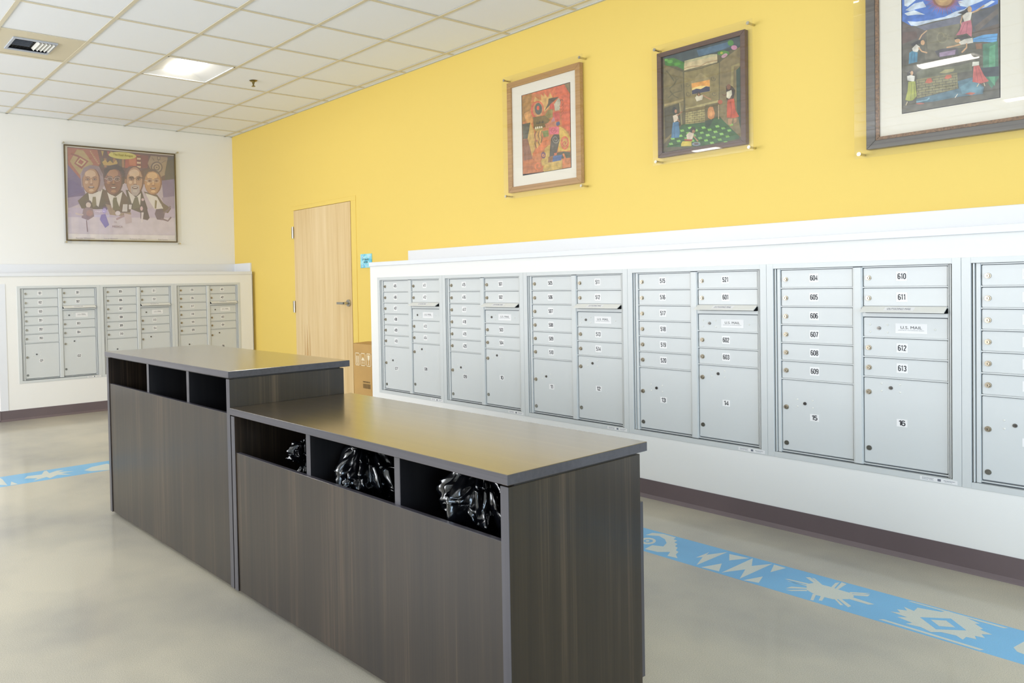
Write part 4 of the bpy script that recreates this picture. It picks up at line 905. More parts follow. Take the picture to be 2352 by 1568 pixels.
# furred-out mail walls
DM, DL = .4561, .5087
RX0, LY0, Z1, PIT = 3.5139, -2.5681, 1.2789, .8
MZ0, MZ1 = .362, 1.290     # hole
ENDX = 9.05
hx0, hx1 = RX0-.012, RX0+6*PIT-.052
mb = MB()
mb.box(3.383, ENDX, -DM, -DM+.09, 0, MZ0).box(3.383, ENDX, -DM, -DM+.09, MZ1, 1.397)
mb.box(3.383, hx0, -DM, -DM+.09, MZ0, MZ1).box(hx1, ENDX, -DM, -DM+.09, MZ0, MZ1)
mb.box(3.383, 3.473, -DM+.09, 0, 0, 1.397).box(ENDX-.09, ENDX, -DM+.09, 0, 0, 1.397)
mb.box(3.473, ENDX-.09, -DM+.09, 0, 1.37, 1.397)
struct('wall_mail_right', mb, M_white)
hy0, hy1 = LY0-.012, LY0+3*PIT-.052
LE0, LE1 = -2.775, -.046
mb = MB()
mb.box(DL-.09, DL, LE0, LE1, 0, MZ0).box(DL-.09, DL, LE0, LE1, MZ1, 1.397)
mb.box(DL-.09, DL, LE0, hy0, MZ0, MZ1).box(DL-.09, DL, hy1, LE1, MZ0, MZ1)
mb.box(0, DL-.09, LE0, LE0+.09, 0, 1.397).box(0, DL-.09, LE1-.09, LE1, 0, 1.397).box(0, .44, LE1, 0, 0, 1.397)
mb.box(0, DL-.09, LE0+.09, LE1-.09, 1.37, 1.397)
struct('wall_mail_left', mb, M_white)
struct('trim_1', MB().box(3.381, ENDX, -DM-.012, 0, 1.397, 1.43), M_trim, bevel=.002)
struct('trim_2', MB().box(3.356, ENDX, -.022, 0, 1.43, 1.534), M_trim, bevel=.002)
struct('trim_3', MB().box(0, DL+.012, LE0-.02, LE1, 1.397, 1.43).box(0, .41, LE1, 0, 1.397, 1.43), M_trim, bevel=.002)
struct('trim_4', MB().box(0, .022, LE0-.02, 0, 1.43, 1.533).box(.022, .425, -.022, 0, 1.43, 1.533), M_trim, bevel=.002)
struct('trim_5', MB().box(DL, DL+.004, LE0, LE0+.072, .103, 1.325), M_trim)

def baseboard(name, a, b, nrm):
    # cove base with a small toe, profile extruded from a to b
    prof = [(0, .103), (.004, .103), (.006, .02), (.016, .006), (.019, 0), (0, 0)]
    mb = MB(); n = len(prof); a = Vector(a); b = Vector(b); nv = Vector(nrm)
    for P_ in (a, b): mb.v += [tuple(P_+nv*d+Vector((0, 0, z))) for d, z in prof]
    for k in range(n): mb.f.append((k, (k+1) % n, n+(k+1) % n, n+k)); mb.m.append(0)
    mb.f.append(tuple(range(n))); mb.f.append(tuple(range(n, 2*n))[::-1]); mb.m += [0, 0]
    struct(name, mb, M_base)
baseboard('baseboard_right', (3.383, -DM, 0), (ENDX, -DM, 0), (0, -1, 0))
baseboard('baseboard_left', (DL, LE0, 0), (DL, LE1, 0), (1, 0, 0))
baseboard('baseboard_left_return', (0, LE0, 0), (DL+.01, LE0, 0), (0, -1, 0))
baseboard('baseboard_back', (DL, 0, 0), (1.37, 0, 0), (0, -1, 0))
baseboard('baseboard_door', (2.56, 0, 0), (3.383, 0, 0), (0, -1, 0))
baseboard('baseboard_rear', (0, -RY, 0), (RX, -RY, 0), (0, 1, 0))
baseboard('baseboard_far', (0, -RY+.02, 0), (0, LE0-.02, 0), (1, 0, 0))

# ---------------------------------------------------------------- ceiling
T = .6096; GX, GY = .3144, .0967
ceil = struct('ceiling', MB().box(0, RX, -RY, 0, CEIL+.12, CEIL+.2), M_white)
xs = [GX+k*T for k in range(18)]; ys = [-(GY+k*T) for k in range(12)]
xe = [0]+xs+[RX]; ye = [0]+ys+[-RY]
gw = .012
for x in xs: link('grid_runner', MB().box(x-gw, x+gw, -RY, 0, CEIL, CEIL+.003).box(x-.002, x+.002, -RY, 0, CEIL+.003, CEIL+.03).mesh('grid_runner', M_grid), ceil)
for y in ys: link('grid_runner', MB().box(0, RX, y-gw*1.15, y+gw*1.15, CEIL-.001, CEIL+.002).box(0, RX, y-.002, y+.002, CEIL+.003, CEIL+.03).mesh('grid_runner', M_grid), ceil)
link('wall_angle', MB().box(0, RX, -.02, 0, CEIL-.001, CEIL+.004).box(0, .02, -RY, 0, CEIL-.001, CEIL+.004).box(0, RX, -RY, -RY+.02, CEIL-.001, CEIL+.004).box(RX-.02, RX, -RY, 0, CEIL-.001, CEIL+.004).mesh('wall_angle', mat('white_wall_angle', 'c9cac4', .5)), ceil)
fixtures = {(3, 2), (9, 2), (15, 2), (3, 6), (9, 6), (15, 6), (3, 10), (9, 10), (15, 10)}
tcache = {}
for i in range(len(xe)-1):
    for j in range(len(ye)-1):
        if (i-1, j-1) in fixtures: continue
        x0, x1, y1, y0 = xe[i], xe[i+1], ye[j], ye[j+1]
        w_, d_ = x1-x0-.006, y1-y0-.006
        if w_ <= 0 or d_ <= 0: continue
        beige = (i-1, j-1) == (3, 4)
        key = (round(w_, 3), round(d_, 3), beige)
        if key not in tcache:
            tcache[key] = MB().box(-w_/2, w_/2, -d_/2, d_/2, .0045, .02).mesh('ceiling_tile', M_beige if beige else M_tile)
        o = link('vent_panel' if beige else 'ceiling_tile', tcache[key], ceil, ((x0+x1)/2, (y0+y1)/2, CEIL))
        if beige: tag(o, 'beige metal panel in place of a tile')

def ceiling_light(k, m_, label):
    cx, cy = xs[k]+T/2, ys[m_]-T/2
    t_ = empty('ceiling_light', (cx, cy, CEIL), 0, label, 'light', 'recessed square ceiling lights')
    h = T/2-.013; a = .115; e = .20; up = .05
    mb = MB(); z0 = -.0015
    for (x0, x1, y0, y1) in ((-h, h, -h, -h+.012), (-h, h, h-.012, h), (-h, -h+.012, -h, h), (h-.012, h, -h, h)): mb.box(x0, x1, y0, y1, z0, .004)
    link('housing', mb.box(-h, h, -h, h, up+.03, up+.04).mesh('housing', M_reflector), t_)
    for s in (-1, 1):
        link('reflector', MB().quad((-h, s*h, 0), (h, s*h, 0), (e, s*a, up), (-e, s*a, up)).mesh('reflector', M_reflector), t_)
        link('end_reflector', MB().quad((s*h, -h, 0), (s*h, h, 0), (s*e, a, up), (s*e, -a, up)).mesh('end_reflector', M_reflector), t_)
    mb = MB(); n = 8; 
    for q in range(n):
        a0, a1 = math.pi*q/n, math.pi*(q+1)/n
        p0 = (-a*math.cos(a0), up-.028*math.sin(a0)); p1 = (-a*math.cos(a1), up-.028*math.sin(a1))
        mb.quad((-e, p0[0], p0[1]), (e, p0[0], p0[1]), (e, p1[0], p1[1]), (-e, p1[0], p1[1]))
    me = mb.mesh('lens', M_lens); link('lens', me, t_)
names_ = {(3, 2): 'glowing recessed square ceiling light, the only one in view'}
for k, m_ in sorted(fixtures):
    ceiling_light(k, m_, names_.get((k, m_), 'ceiling light out of view, %s the yellow wall' % {2: 'near', 6: 'midway from', 10: 'far from'}[m_] + {3: ', by the mailbox end', 9: ', in mid room', 15: ', by the added window'}[k]))

# air vent
v = empty('air_vent', (2.445, -2.86, CEIL), 0, 'square white air vent with slanted louvres set in the beige ceiling panel', 'vent')
mb = MB()
hw, hd = .135, .135
for (x0, x1, y0, y1) in ((-hw-.02, hw+.02, -hd-.02, -hd), (-hw-.02, hw+.02, hd, hd+.02), (-hw-.02, -hw, -hd, hd), (hw, hw+.02, -hd, hd)): mb.box(x0, x1, y0, y1, -.006, .004)
link('vent_frame', mb.mesh('vent_frame', M_steel, .001), v)
link('duct_opening', MB().box(-hw, hw, -hd, hd, .0035, .0042).mesh('duct_opening', M_void), v)
for k in range(5):
    y = .015+k*.026
    link('louver', MB().quad((-hw+.07, y, .003), (hw, y, .003), (hw, y+.018, -.014), (-hw+.07, y+.018, -.014)).mesh('louver', M_hood), v)
    link('louver', MB().quad((-hw+.07, -y+.01, .003), (-hw+.09, -y+.01, .003), (-hw+.09, -y-.004, -.014), (-hw+.07, -y-.004, -.014)).mesh('louver', M_hood), v)
for k in range(4):
    x = -.01+k*.034
    link('louver', MB().quad((x, -hd, .003), (x, -.01, .003), (x+.02, -.01, -.012), (x+.02, -hd, -.012)).mesh('louver', M_steel), v)
link('deflector_plate', MB().quad((-hw, -hd, -.003), (-hw, hd, -.003), (-hw+.055, hd, -.016), (-hw+.055, -hd, -.016)).mesh('deflector_plate', M_steel), v)

s_ = empty('fire_sprinkler', (2.435, -1.0, CEIL), 0, 'small brass fire sprinkler head hanging from a ceiling tile', 'sprinkler')
M_brass = mat('dull_brass', '8a7c4c', .35, metal=1)
link('escutcheon', MB().cyl(0, 0, .036, .003, -.004, 20, axis='z', r2=.026).mesh('escutcheon', M_brass), s_)
link('sprinkler_body', MB().cyl(0, 0, .011, -.004, -.022, 12, axis='z').box(-.011, -.008, -.002, .002, -.045, -.02).box(.008, .011, -.002, .002, -.045, -.02).cyl(0, 0, .003, -.022, -.045, 8, axis='z').mesh('sprinkler_body', M_brass), s_)
link('deflector', MB().cyl(0, 0, .017, -.045, -.048, 16, axis='z').mesh('deflector', M_brass), s_)

# ---------------------------------------------------------------- door
dr = tag(link('door_1', MB().box(1.423, 2.475, -.010, .032, .008, 2.051).mesh('door_1', M_maple, .001)), 'pale maple door with steel lever in the yellow wall', kind='structure')
mb = MB()
mb.box(1.37, 1.419, -.006, .10, 0, 2.055).box(2.479, 2.56, -.006, .10, 0, 2.055).box(1.37, 2.56, -.006, .10, 2.055, 2.10)
mb.box(1.419, 1.435, .034, .10, 0, 2.055).box(2.463, 2.479, .034, .10, 0, 2.055)
link('door_frame', mb.mesh('door_frame', M_yellow, .002), dr)
link('dark_backing', MB().box(1.37, 2.56, .11, .12, 0, 2.1).mesh('dark_backing', M_void), dr)
for z in (1.82, 1.027, .24):
    link('hinge', MB().cyl(1.419, -.022, .009, z-.062, z+.062, 12, axis='z').box(1.384, 1.419, -.018, -.014, z-.06, z+.06).mesh('hinge', M_chrome), dr)
hd_ = link('lever_handle', MB().cyl(2.428, 1.072, .034, -.012, -.024, 24).cyl(2.428, 1.072, .012, -.024, -.062, 14).box(2.30, 2.438, -.072, -.058, 1.060, 1.082).mesh('lever_handle', M_chrome, .0008), dr)
link('key_cylinder', MB().cyl(2.428, 1.072, .010, -.0725, -.078, 14).mesh('key_cylinder', M_dkmetal), hd_)
for (x, z0, z1, wd) in ((1.60, .1, .89, .006), (1.645, .05, .86, .016), (1.665, .1, .70, .007), (1.70, .2, .83, .008), (1.62, .15, .66, .006)):
    pts = [(x-wd/2, z0), (x+wd/2, z0), (x+wd*.45, (z0+z1)/2), (x+.002, z1), (x-wd*.4, (z0+z1)/2)]
    link('grain_streak', MB().poly([(a, -.0124, b) for a, b in pts]).mesh('grain_streak', M_streak), dr)

# sign
sg = empty('room_sign', (2.715, 0, 1.405), 0, 'small square blue sign reading STORAGE ROOM beside the maple door', 'sign')
link('sign_plate', MB().box(-.088, .088, -.008, 0, 0, .13).mesh('sign_plate', M_sign, .001), sg)
mb = MB(); add_text(mb, 'STORAGE', -.004, .078, .095, .017, -.0085, 0, .03); add_text(mb, 'ROOM', -.004, .053, .062, .017, -.0085, 0, .03)
link('sign_lettering', mb.mesh('sign_lettering', mat('dark_teal_ink', '14444c', .6)), sg)
mb = MB()
for cx, cz, s in ((-.055, .10, 1), (.052, .104, -1), (-.055, .022, 1), (.0, .018, -1)):
    for k in range(3):
        a = math.radians(90+120*k)*s; b = math.radians(90+120*(k+1))*s
        p, q = (cx+.016*math.cos(a), cz+.016*math.sin(a)), (cx+.016*math.cos(b), cz+.016*math.sin(b))
        d = Vector((q[0]-p[0], 0, q[1]-p[1])).normalized()*.0022; nx, nz_ = -d.z, d.x
        mb.quad((p[0]+nx, -.0083, p[1]+nz_), (q[0]+nx, -.0083, q[1]+nz_), (q[0]-nx, -.0083, q[1]-nz_), (p[0]-nx, -.0083, p[1]-nz_))
link('sign_emblem', mb.mesh('sign_emblem', mat('pale_lilac_ink', 'd6dcea', .6)), sg)

# ---------------------------------------------------------------- mailbox modules
Z0M = .352
def zv(vv): return Z1-vv-Z0M      # depth below the top of the opening -> local height
RB = [.006, .0970, .1860, .2745, .3625, .4500, .5395]       # left column boundaries
C1, C2 = (.0300, .3545), (.3940, .7175)
BOT = .8890
DY = .014                      # door face depth behind the wall face
def frame_mesh():
    mb = MB()
    o0, o1, zt, zb = -.0320, .7670, zv(0)+.024, 0.0
    f0, f1 = -.003, .004
    mb.box(o0, 0, f0, f1, zb, zt).box(.735, o1, f0, f1, zb, zt).box(0, .735, f0, f1, zv(0), zt).box(0, .735, f0, f1, zb, zv(.902))
    # recess cheeks
    mb.box(-.002, 0, f1, .03, zv(.902), zv(0)).box(.735, .737, f1, .03, zv(.902), zv(0)).box(0, .735, f1, .03, zv(0), zv(0)+.002).box(0, .735, f1, .03, zv(.902)-.002, zv(.902))
    # posts
    mb.box(0, C1[0], .0165, .03, zv(.9), zv(.001)).box(C2[1], .735, .0165, .03, zv(.9), zv(.001))
    mb.box(.006, .011, .002, .03, zv(.9), zv(0.001)).box(.015, C1[0]-.0005, .008, .03, zv(.9), zv(.001))
    mb.box(C1[1], C2[0], .007, .03, zv(.897), zv(.004)).box(C1[1]+.006, C2[0]-.004, .004, .01, zv(.897), zv(.004))
    mb.box(C2[1]+.0005, .7215, .008, .03, zv(.9), zv(.001)).box(.7255, .7300, .003, .03, zv(.9), zv(.001))
    for b in RB: mb.box(C1[0], C1[1], .009, .03, zv(b)-.001, zv(b)+.0045)
    mb.box(C1[0], C1[1], .009, .03, zv(BOT)-.006, zv(BOT)-.0015)
    for b in (.006, .097, .3200, .4090, .4985): mb.box(C2[0], C2[1], .009, .03, zv(b)-.001, zv(b)+.0045)
    mb.box(C2[0], C2[1], .009, .03, zv(.2270), zv(.2085))
    mb.box(C2[0], C2[1], .009, .03, zv(.187), zv(.182))
    mb.box(C2[0], C2[1], .009, .03, zv(BOT)-.006, zv(BOT)-.0015)
    return mb.mesh('door_surround', M_box, .0007)
def door_mesh(w_, h_):
    g = .0022
    mb = MB().box(g, w_-g, DY, DY+.012, -h_+g, -g)
    me = mb.mesh('mailbox_door', M_box, .0022, seg=2)
    return me
ROWH = .0845
def lock_mesh():
    mb = MB(); mb.cyl(0, 0, .0118, 0, -.004, 20, r2=.0108); mb.cyl(0, 0, .0085, -.004, -.010, 20, r2=.0075)
    mb.box(-.0008, .0008, -.0106, -.0098, -.0045, .0045, 1)
    return mb.mesh('cam_lock', [M_nickel, M_void], smooth=True)
def keylock_mesh():
    mb = MB(); mb.cyl(0, 0, .0082, 0, -.0035, 18, r2=.0072); mb.box(-.0009, .0055, -.0042, -.0033, -.0012, .0012, 1)
    return mb.mesh('key_lock', [M_dkmetal, M_void], smooth=True)
def rivet_mesh():
    mb = MB(); mb.cyl(0, 0, .0042, 0, -.0012, 10, r2=.0038); mb.cyl(0, 0, .0038, -.0012, -.0022, 10, r2=.0018)
    return mb.mesh('rivet', M_hood, smooth=True)
def plug_mesh():
    mb = MB(); mb.cyl(0, 0, .0115, 0, -.003, 20, r2=.0105); return mb.mesh('round_plug', M_plug, smooth=True)
ME_frame = frame_mesh(); ME_lock = lock_mesh(); ME_key = keylock_mesh(); ME_riv = rivet_mesh(); ME_plug = plug_mesh()
_dm = {}
def get_door(w_, h_):
    k = (round(w_, 4), round(h_, 4))
    if k not in _dm: _dm[k] = door_mesh(w_, h_)
    return _dm[k]
def tag_mesh(s, parcel=False):
    mb = MB(); hw, hh = (.0205, .0165) if parcel else (.0215, .0205)
    mb.box(-hw, hw, -.0005, 0, -hh, hh, 0)
    if parcel: add_digits(mb, s, 0, 0, .0245, -.0009, 1, .50, .20, .17)
    else: add_digits(mb, s, 0, 0, .0255, -.0009)
    return mb.mesh('number_tag', [M_tag, M_ink])
def nameplate_mesh():
    mb = MB().box(-.060, .060, -.0006, 0, -.0215, .0215, 0)
    add_text(mb, 'U.S. MAIL', 0, .004, .080, .0125, -.001, 1, .0)
    add_text(mb, 'APPROVED BY THE POSTMASTER GENERAL', 0, -.008, .098, .0028, -.001, 2, .0)
    return mb.mesh('nameplate', [M_tag, M_ink, M_greyink])
ME_plate = nameplate_mesh()
def hood_mesh():
    x0, x1 = .3975, .7155; zt, zm, zb = zv(.1800), zv(.2015), zv(.2080)
    y0, y1 = .010, -.031
    mb = MB()
    mb.quad((x0, y0, zt), (x1, y0, zt), (x1, y1, zm), (x0, y1, zm))
    mb.quad((x0, y1, zm), (x1, y1, zm), (x1, y1+.001, zm-.0045), (x0, y1+.001, zm-.0045))
    mb.quad((x0, y0, zt-.004), (x1, y0, zt-.004), (x1, y1+.001, zm-.0045), (x0, y1+.001, zm-.0045))
    for x in (x0, x1): mb.poly([(x, y0, zt), (x, y1, zm), (x, y1+.001, zm-.0045), (x, y0, zt-.004)])
    return mb.mesh('outgoing_mail_hood', M_hood, smooth=False)
ME_hood = hood_mesh()
ME_slot = MB().box(C2[0]+.012, C2[1]-.006, .0075, .03, zv(.2095), zv(.1875)).mesh('mail_slot', M_void)
def hoodlabel():
    mb = MB(); x0, x1 = .3975, .7155; zt, zm = zv(.1800), zv(.2015)
    vs_, fs = text2d('OUTGOING MAIL', .0)
    cx = .545
    def P_(a, b):   # b -0.5..0.5 along the slope
        tt = .5-b*.34; off = .0008
        return (cx+a*.092, .010+(-.041)*tt-.0004, zt+(zm-zt)*tt+off)
    mb.poly([(P_(-.62, -1)[0], P_(0, -1)[1]+.0003, P_(0, -1)[2]-.0004), (P_(.62, -1)[0], P_(0, -1)[1]+.0003, P_(0, -1)[2]-.0004), (P_(.62, 1)[0], P_(0, 1)[1]+.0003, P_(0, 1)[2]-.0004), (P_(-.62, 1)[0], P_(0, 1)[1]+.0003, P_(0, 1)[2]-.0004)], 0)
    i = len(mb.v); mb.v += [P_(a, b) for a, b in vs_]
    for f in fs: mb.f.append(tuple(i+q for q in f)); mb.m.append(1)
    return mb.mesh('slot_label', [M_tag, M_greyink])
ME_hoodlabel = hoodlabel()
def sticker_mesh():
    mb = MB().box(0, .135, -.0004, 0, 0, .017, 0)
    # the fine print is too small to read: short broken grey lines
    for x0, x1, z, h in ((.008, .050, .0125, .0016), (.008, .046, .0085, .0012), (.008, .030, .0048, .0012), (.034, .050, .0048, .0012), (.086, .126, .0105, .0022), (.090, .116, .0055, .0012)):
        x = x0
        while x < x1: mb.box(x, min(x+.0042, x1), -.0008, -.0004, z-h/2, z+h/2, 1); x += .0056
    mb.box(.064, .076, -.0009, -.0004, .004, .014, 1)
    return mb.mesh('certification_sticker', [M_tag, M_greyink])
ME_sticker = sticker_mesh()
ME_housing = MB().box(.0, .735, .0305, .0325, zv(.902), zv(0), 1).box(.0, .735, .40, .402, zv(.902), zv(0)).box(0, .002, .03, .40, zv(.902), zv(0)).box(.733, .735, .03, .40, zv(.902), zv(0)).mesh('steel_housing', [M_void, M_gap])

def module(loc, rot, col1, col2, parcels, label):
    t_ = empty('mailbox_unit', loc, rot, label, 'mailbox', 'recessed mailbox units')
    fr = link('door_surround', ME_frame, t_); link('steel_housing', ME_housing, t_)
    link('certification_sticker', ME_sticker, t_, (.618, -.0032, .004))
    def tenant(x0, x1, v0, v1, num):
        d = link('mailbox_door', get_door(x1-x0, v1-v0-.004), t_, (x0, 0, zv(v0)-.0012))
        link('cam_lock', ME_lock, d, (.0225, DY-.0002, -.0455)); link('number_tag', tag_mesh(num), d, (.1540, DY-.0002, -.041))
    for k, n_ in enumerate(col1): tenant(*C1, RB[k], RB[k+1], n_)
    for (v0, v1), n_ in zip(((.006, .097), (.097, .184), (.3200, .4090), (.4090, .4985)), col2): tenant(*C2, v0, v1, n_)
    # carrier mail panel
    d = link('mail_panel', get_door(C2[1]-C2[0], .0895), t_, (C2[0], 0, zv(.2275)-.0012))
    y = DY-.0002
    link('key_lock', ME_key, d, (.064, y, -.0490))
    for dx, dz in ((.029, -.0335), (.099, -.0335), (.029, -.0665), (.099, -.0665), (.277, -.0495)): link('rivet', ME_riv, d, (dx, y, dz))
    link('nameplate', ME_plate, d, (.1885, y, -.0475))
    h_ = link('outgoing_mail_hood', ME_hood, t_); link('slot_label', ME_hoodlabel, h_); link('mail_slot', ME_slot, t_)
    for (c, v0, num, cam_v, key, riv, pl, tg) in (
        (C1, RB[6], parcels[0], .676, (.1085, .651), ((.0750, .634), (.1455, .634), (.0750, .668), (.1455, .668)), .852, (.1520, .7145)),
        (C2, .4985, parcels[1], .566, (.1090, .5415), ((.0740, .5245), (.1455, .5245), (.0740, .558), (.1455, .558)), .8205, (.1520, .692))):
        d = link('parcel_door', get_door(c[1]-c[0], BOT-v0-.0025), t_, (c[0], 0, zv(v0)-.0012))
        rel = lambda vv: zv(vv)-(zv(v0)-.0012)
        link('cam_lock', ME_lock, d, (.0215, y, rel(cam_v)))
        link('key_lock', ME_key, d, (key[0], y, rel(key[1])))
        for rx, rv in riv: link('rivet', ME_riv, d, (rx, y, rel(rv)))
        link('round_plug', ME_plug, d, (.0215, y, rel(pl)))
        link('number_tag', tag_mesh(num, True), d, (tg[0], y, rel(tg[1])))

def seq(a, b): return [str(x) for x in range(a, b+1)]
right = [(seq(405, 410), ['411', '412', '413', '414'], ['07', '08']),
         (seq(415, 420), ['501', '502', '503', '504'], ['09', '10']),
         (seq(505, 510), ['511', '512', '513', '514'], ['11', '12']),
         (seq(515, 520), ['521', '601', '602', '603'], ['13', '14']),
         (seq(604, 609), ['610', '611', '612', '613'], ['15', '16']),
         (seq(614, 619), ['620', '621', '622', '623'], ['17', '18'])]
RLAB = ['leftmost grey mailbox unit below the yellow wall, nearest the cardboard carton',
        'second grey mailbox unit from the carton, below the orange abstract painting',
        'third grey mailbox unit from the carton, between the two smaller paintings',
        'fourth grey mailbox unit from the carton, behind the right end of the lower counter',
        'fifth grey mailbox unit from the carton, the largest one wholly in view',
        'grey mailbox unit at the right edge of the photo, only its left column in view']
for i, (a, b, c) in enumerate(right): module((RX0+i*PIT, -DM, Z0M), 0, a, b, c, RLAB[i])
left = [(['101', '102', '103', '201', '202', '203'], ['301', '302', '303', '304'], ['01', '02']),
        (seq(305, 310), ['311', '312', '313', '314'], ['03', '04']),
        (seq(315, 320), ['401', '402', '403', '404'], ['05', '06'])]
LLAB = ['leftmost grey mailbox unit of the far wall, its parcel doors in full view',
        'middle grey mailbox unit of the far wall, partly behind the taller counter',
        'grey mailbox unit of the far wall nearest the yellow corner']
for i, (a, b, c) in enumerate(left): module((DL, LY0+i*PIT, Z0M), math.pi/2, a, b, c, LLAB[i])

# ---------------------------------------------------------------- sorting counters
KX, KY, KT = 4.2504, -2.952, .0179
HT, HL, D = .9028, .7548, .6106
def counter(u0, u1, H_, posts, inner_b, label):
    """u0..u1 along the front; posts = list of (a, b) uprights at the front"""
    loc = (KX+u0*math.cos(KT), KY+u0*math.sin(KT), 0)
    t_ = empty('sorting_counter', loc, KT, label, 'counter')
    P_ = [(a-u0, b-u0) for a, b in posts]; W_ = u1-u0
    mb = MB().box(0, W_, 0, D, H_-.028, H_)
    me = mb.mesh('countertop', [M_top, M_edge], .0012)
    for p in me.polygons:
        if abs(p.normal.z) < .5: p.material_index = 1
    link('countertop', me, t_)
    zt = H_-.033; wb = .577
    z_open = inner_b
    # end panels
    for k in (0, -1):
        a, b = P_[k]
        me = MB().box(a, b, .005, wb, .012, zt).mesh('end_panel', [M_panel, M_edgez], .001)
        for p in me.polygons:
            if p.normal.y < -.7 or p.normal.y > .7: p.material_index = 1
        link('end_panel', me, t_)
    for a, b in P_[1:-1]:
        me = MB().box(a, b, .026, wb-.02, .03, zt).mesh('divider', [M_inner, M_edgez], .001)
        for p in me.polygons:
            if abs(p.normal.y) > .7: p.material_index = 1
        link('divider', me, t_)
    a, b = P_[0][1]+.001, P_[-1][0]-.001
    me = MB().box(a, b, .010, .0285, .014, z_open).mesh('front_panel', [M_panel, M_edge], .0008)
    for p in me.polygons:
        if p.normal.z > .7: p.material_index = 1
    link('front_panel', me, t_)
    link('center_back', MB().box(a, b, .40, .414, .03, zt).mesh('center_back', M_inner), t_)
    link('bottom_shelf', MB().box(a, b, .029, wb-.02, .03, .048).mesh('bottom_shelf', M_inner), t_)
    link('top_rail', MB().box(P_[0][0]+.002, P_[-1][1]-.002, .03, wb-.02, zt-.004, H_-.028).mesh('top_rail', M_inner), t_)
    me = MB().box(P_[0][0]+.003, P_[-1][1]-.003, wb+.001, wb+.018, .047, z_open).mesh('rear_panel', [M_panel, M_edgez], .0008)
    for p in me.polygons:
        if p.normal.x > .7 or p.normal.x < -.7: p.material_index = 1
    link('rear_panel', me, t_)
    return t_
counter(0, 1.484, HT, [(.012, .042), (.546, .572), (1.020, 1.047), (1.453, 1.482)], .727,
        'taller dark walnut sorting counter with three empty cubbies, further from the camera')
counter(1.487, 2.994, HL, [(1.489, 1.518), (2.016, 2.043), (2.509, 2.536), (2.963, 2.991)], .576,
        'lower dark walnut sorting counter with black bags in its cubbies, nearest the camera')

def trash_bag(u, w_, zneck, ztop, lean, seed, label, rbody=.132, puff=.085):
    rnd = random.Random(seed)
    loc = (KX+u*math.cos(KT)-w_*math.sin(KT), KY+u*math.sin(KT)+w_*math.cos(KT), .05)
    z_n, z_t = zneck-.05, ztop-.05
    prof = [(0, .0), (.8*rbody, .003), (rbody, .05), (rbody*1.03, z_n*.35), (rbody*.95, z_n*.65), (rbody*.65, z_n*.88), (.028, z_n), (.022, z_n+.012),
            (puff*.55, z_n+(z_t-z_n)*.22), (puff, z_n+(z_t-z_n)*.5), (puff*.95, z_n+(z_t-z_n)*.75), (puff*.5, z_t), (puff*.2, z_t-.02), (0, z_t-.045)]
    # resample
    pts = []
    for (r0, z0), (r1, z1) in zip(prof, prof[1:]):
        for q in range(9): pts.append((r0+(r1-r0)*q/9, z0+(z1-z0)*q/9))
    pts.append(prof[-1]); n = 150; mb = MB()
    for r_, z_ in pts:
        for k in range(n):
            a = 2*math.pi*k/n
            up = max(0, (z_-z_n*.55)/(z_t))
            pl = (noise.noise(Vector((math.cos(a)*5+seed, math.sin(a)*5, z_*4)))*.55 + (.35*abs(math.sin(a*9+seed+z_*14))-.2))*min(1, .25+up*1.6)
            q3 = Vector((math.cos(a)*r_, math.sin(a)*r_, z_))
            cr = (abs(noise.noise(q3*30+Vector((seed, 0, 0))))*.026 - abs(noise.noise(q3*62+Vector((0, seed, 0))))*.014 + abs(noise.noise(q3*120))*.004)*(1 if z_ > z_n*.6 else .5)
            rr = max(.0, r_*(1+pl*(1 if z_ > z_n*.8 else .25))) + (cr if r_ > .01 else 0)
            lx = lean[0]*max(0, z_-z_n)/(z_t-z_n+1e-6); ly = lean[1]*max(0, z_-z_n)/(z_t-z_n+1e-6)
            zz = z_ + noise.noise(Vector((math.cos(a)*r_*26, math.sin(a)*r_*26+seed, z_*26+9)))*(.030 if z_ > z_n else .012)*(1 if z_ > .02 else 0)
            mb.v.append((rr*math.cos(a)+lx, min(.172, max(-.165, rr*math.sin(a)+ly)), max(0, zz)))
    for j in range(len(pts)-1):
        for k in range(n):
            mb.f.append((j*n+k, j*n+(k+1) % n, (j+1)*n+(k+1) % n, (j+1)*n+k)); mb.m.append(0)
    me = mb.mesh('trash_bag', M_plastic)
    me.polygons.foreach_set('use_smooth', [True]*len(me.polygons))
    tag(link('trash_bag', me, None, loc, KT), label, 'trash bag', 'black trash bags in the lower counter')
trash_bag(1.755, .2, .52, .625, (.0, -.01), 2.3, 'black plastic trash bag mostly hidden in the leftmost cubby of the lower counter', puff=.06)
trash_bag(2.20, .2, .45, .665, (-.03, -.01), 5.1, 'crumpled black plastic trash bag bulging in the middle cubby of the lower counter', puff=.105)
trash_bag(2.745, .2, .46, .69, (-.01, -.02), 8.7, 'crumpled black plastic trash bag in the cubby nearest the counter end', puff=.115)

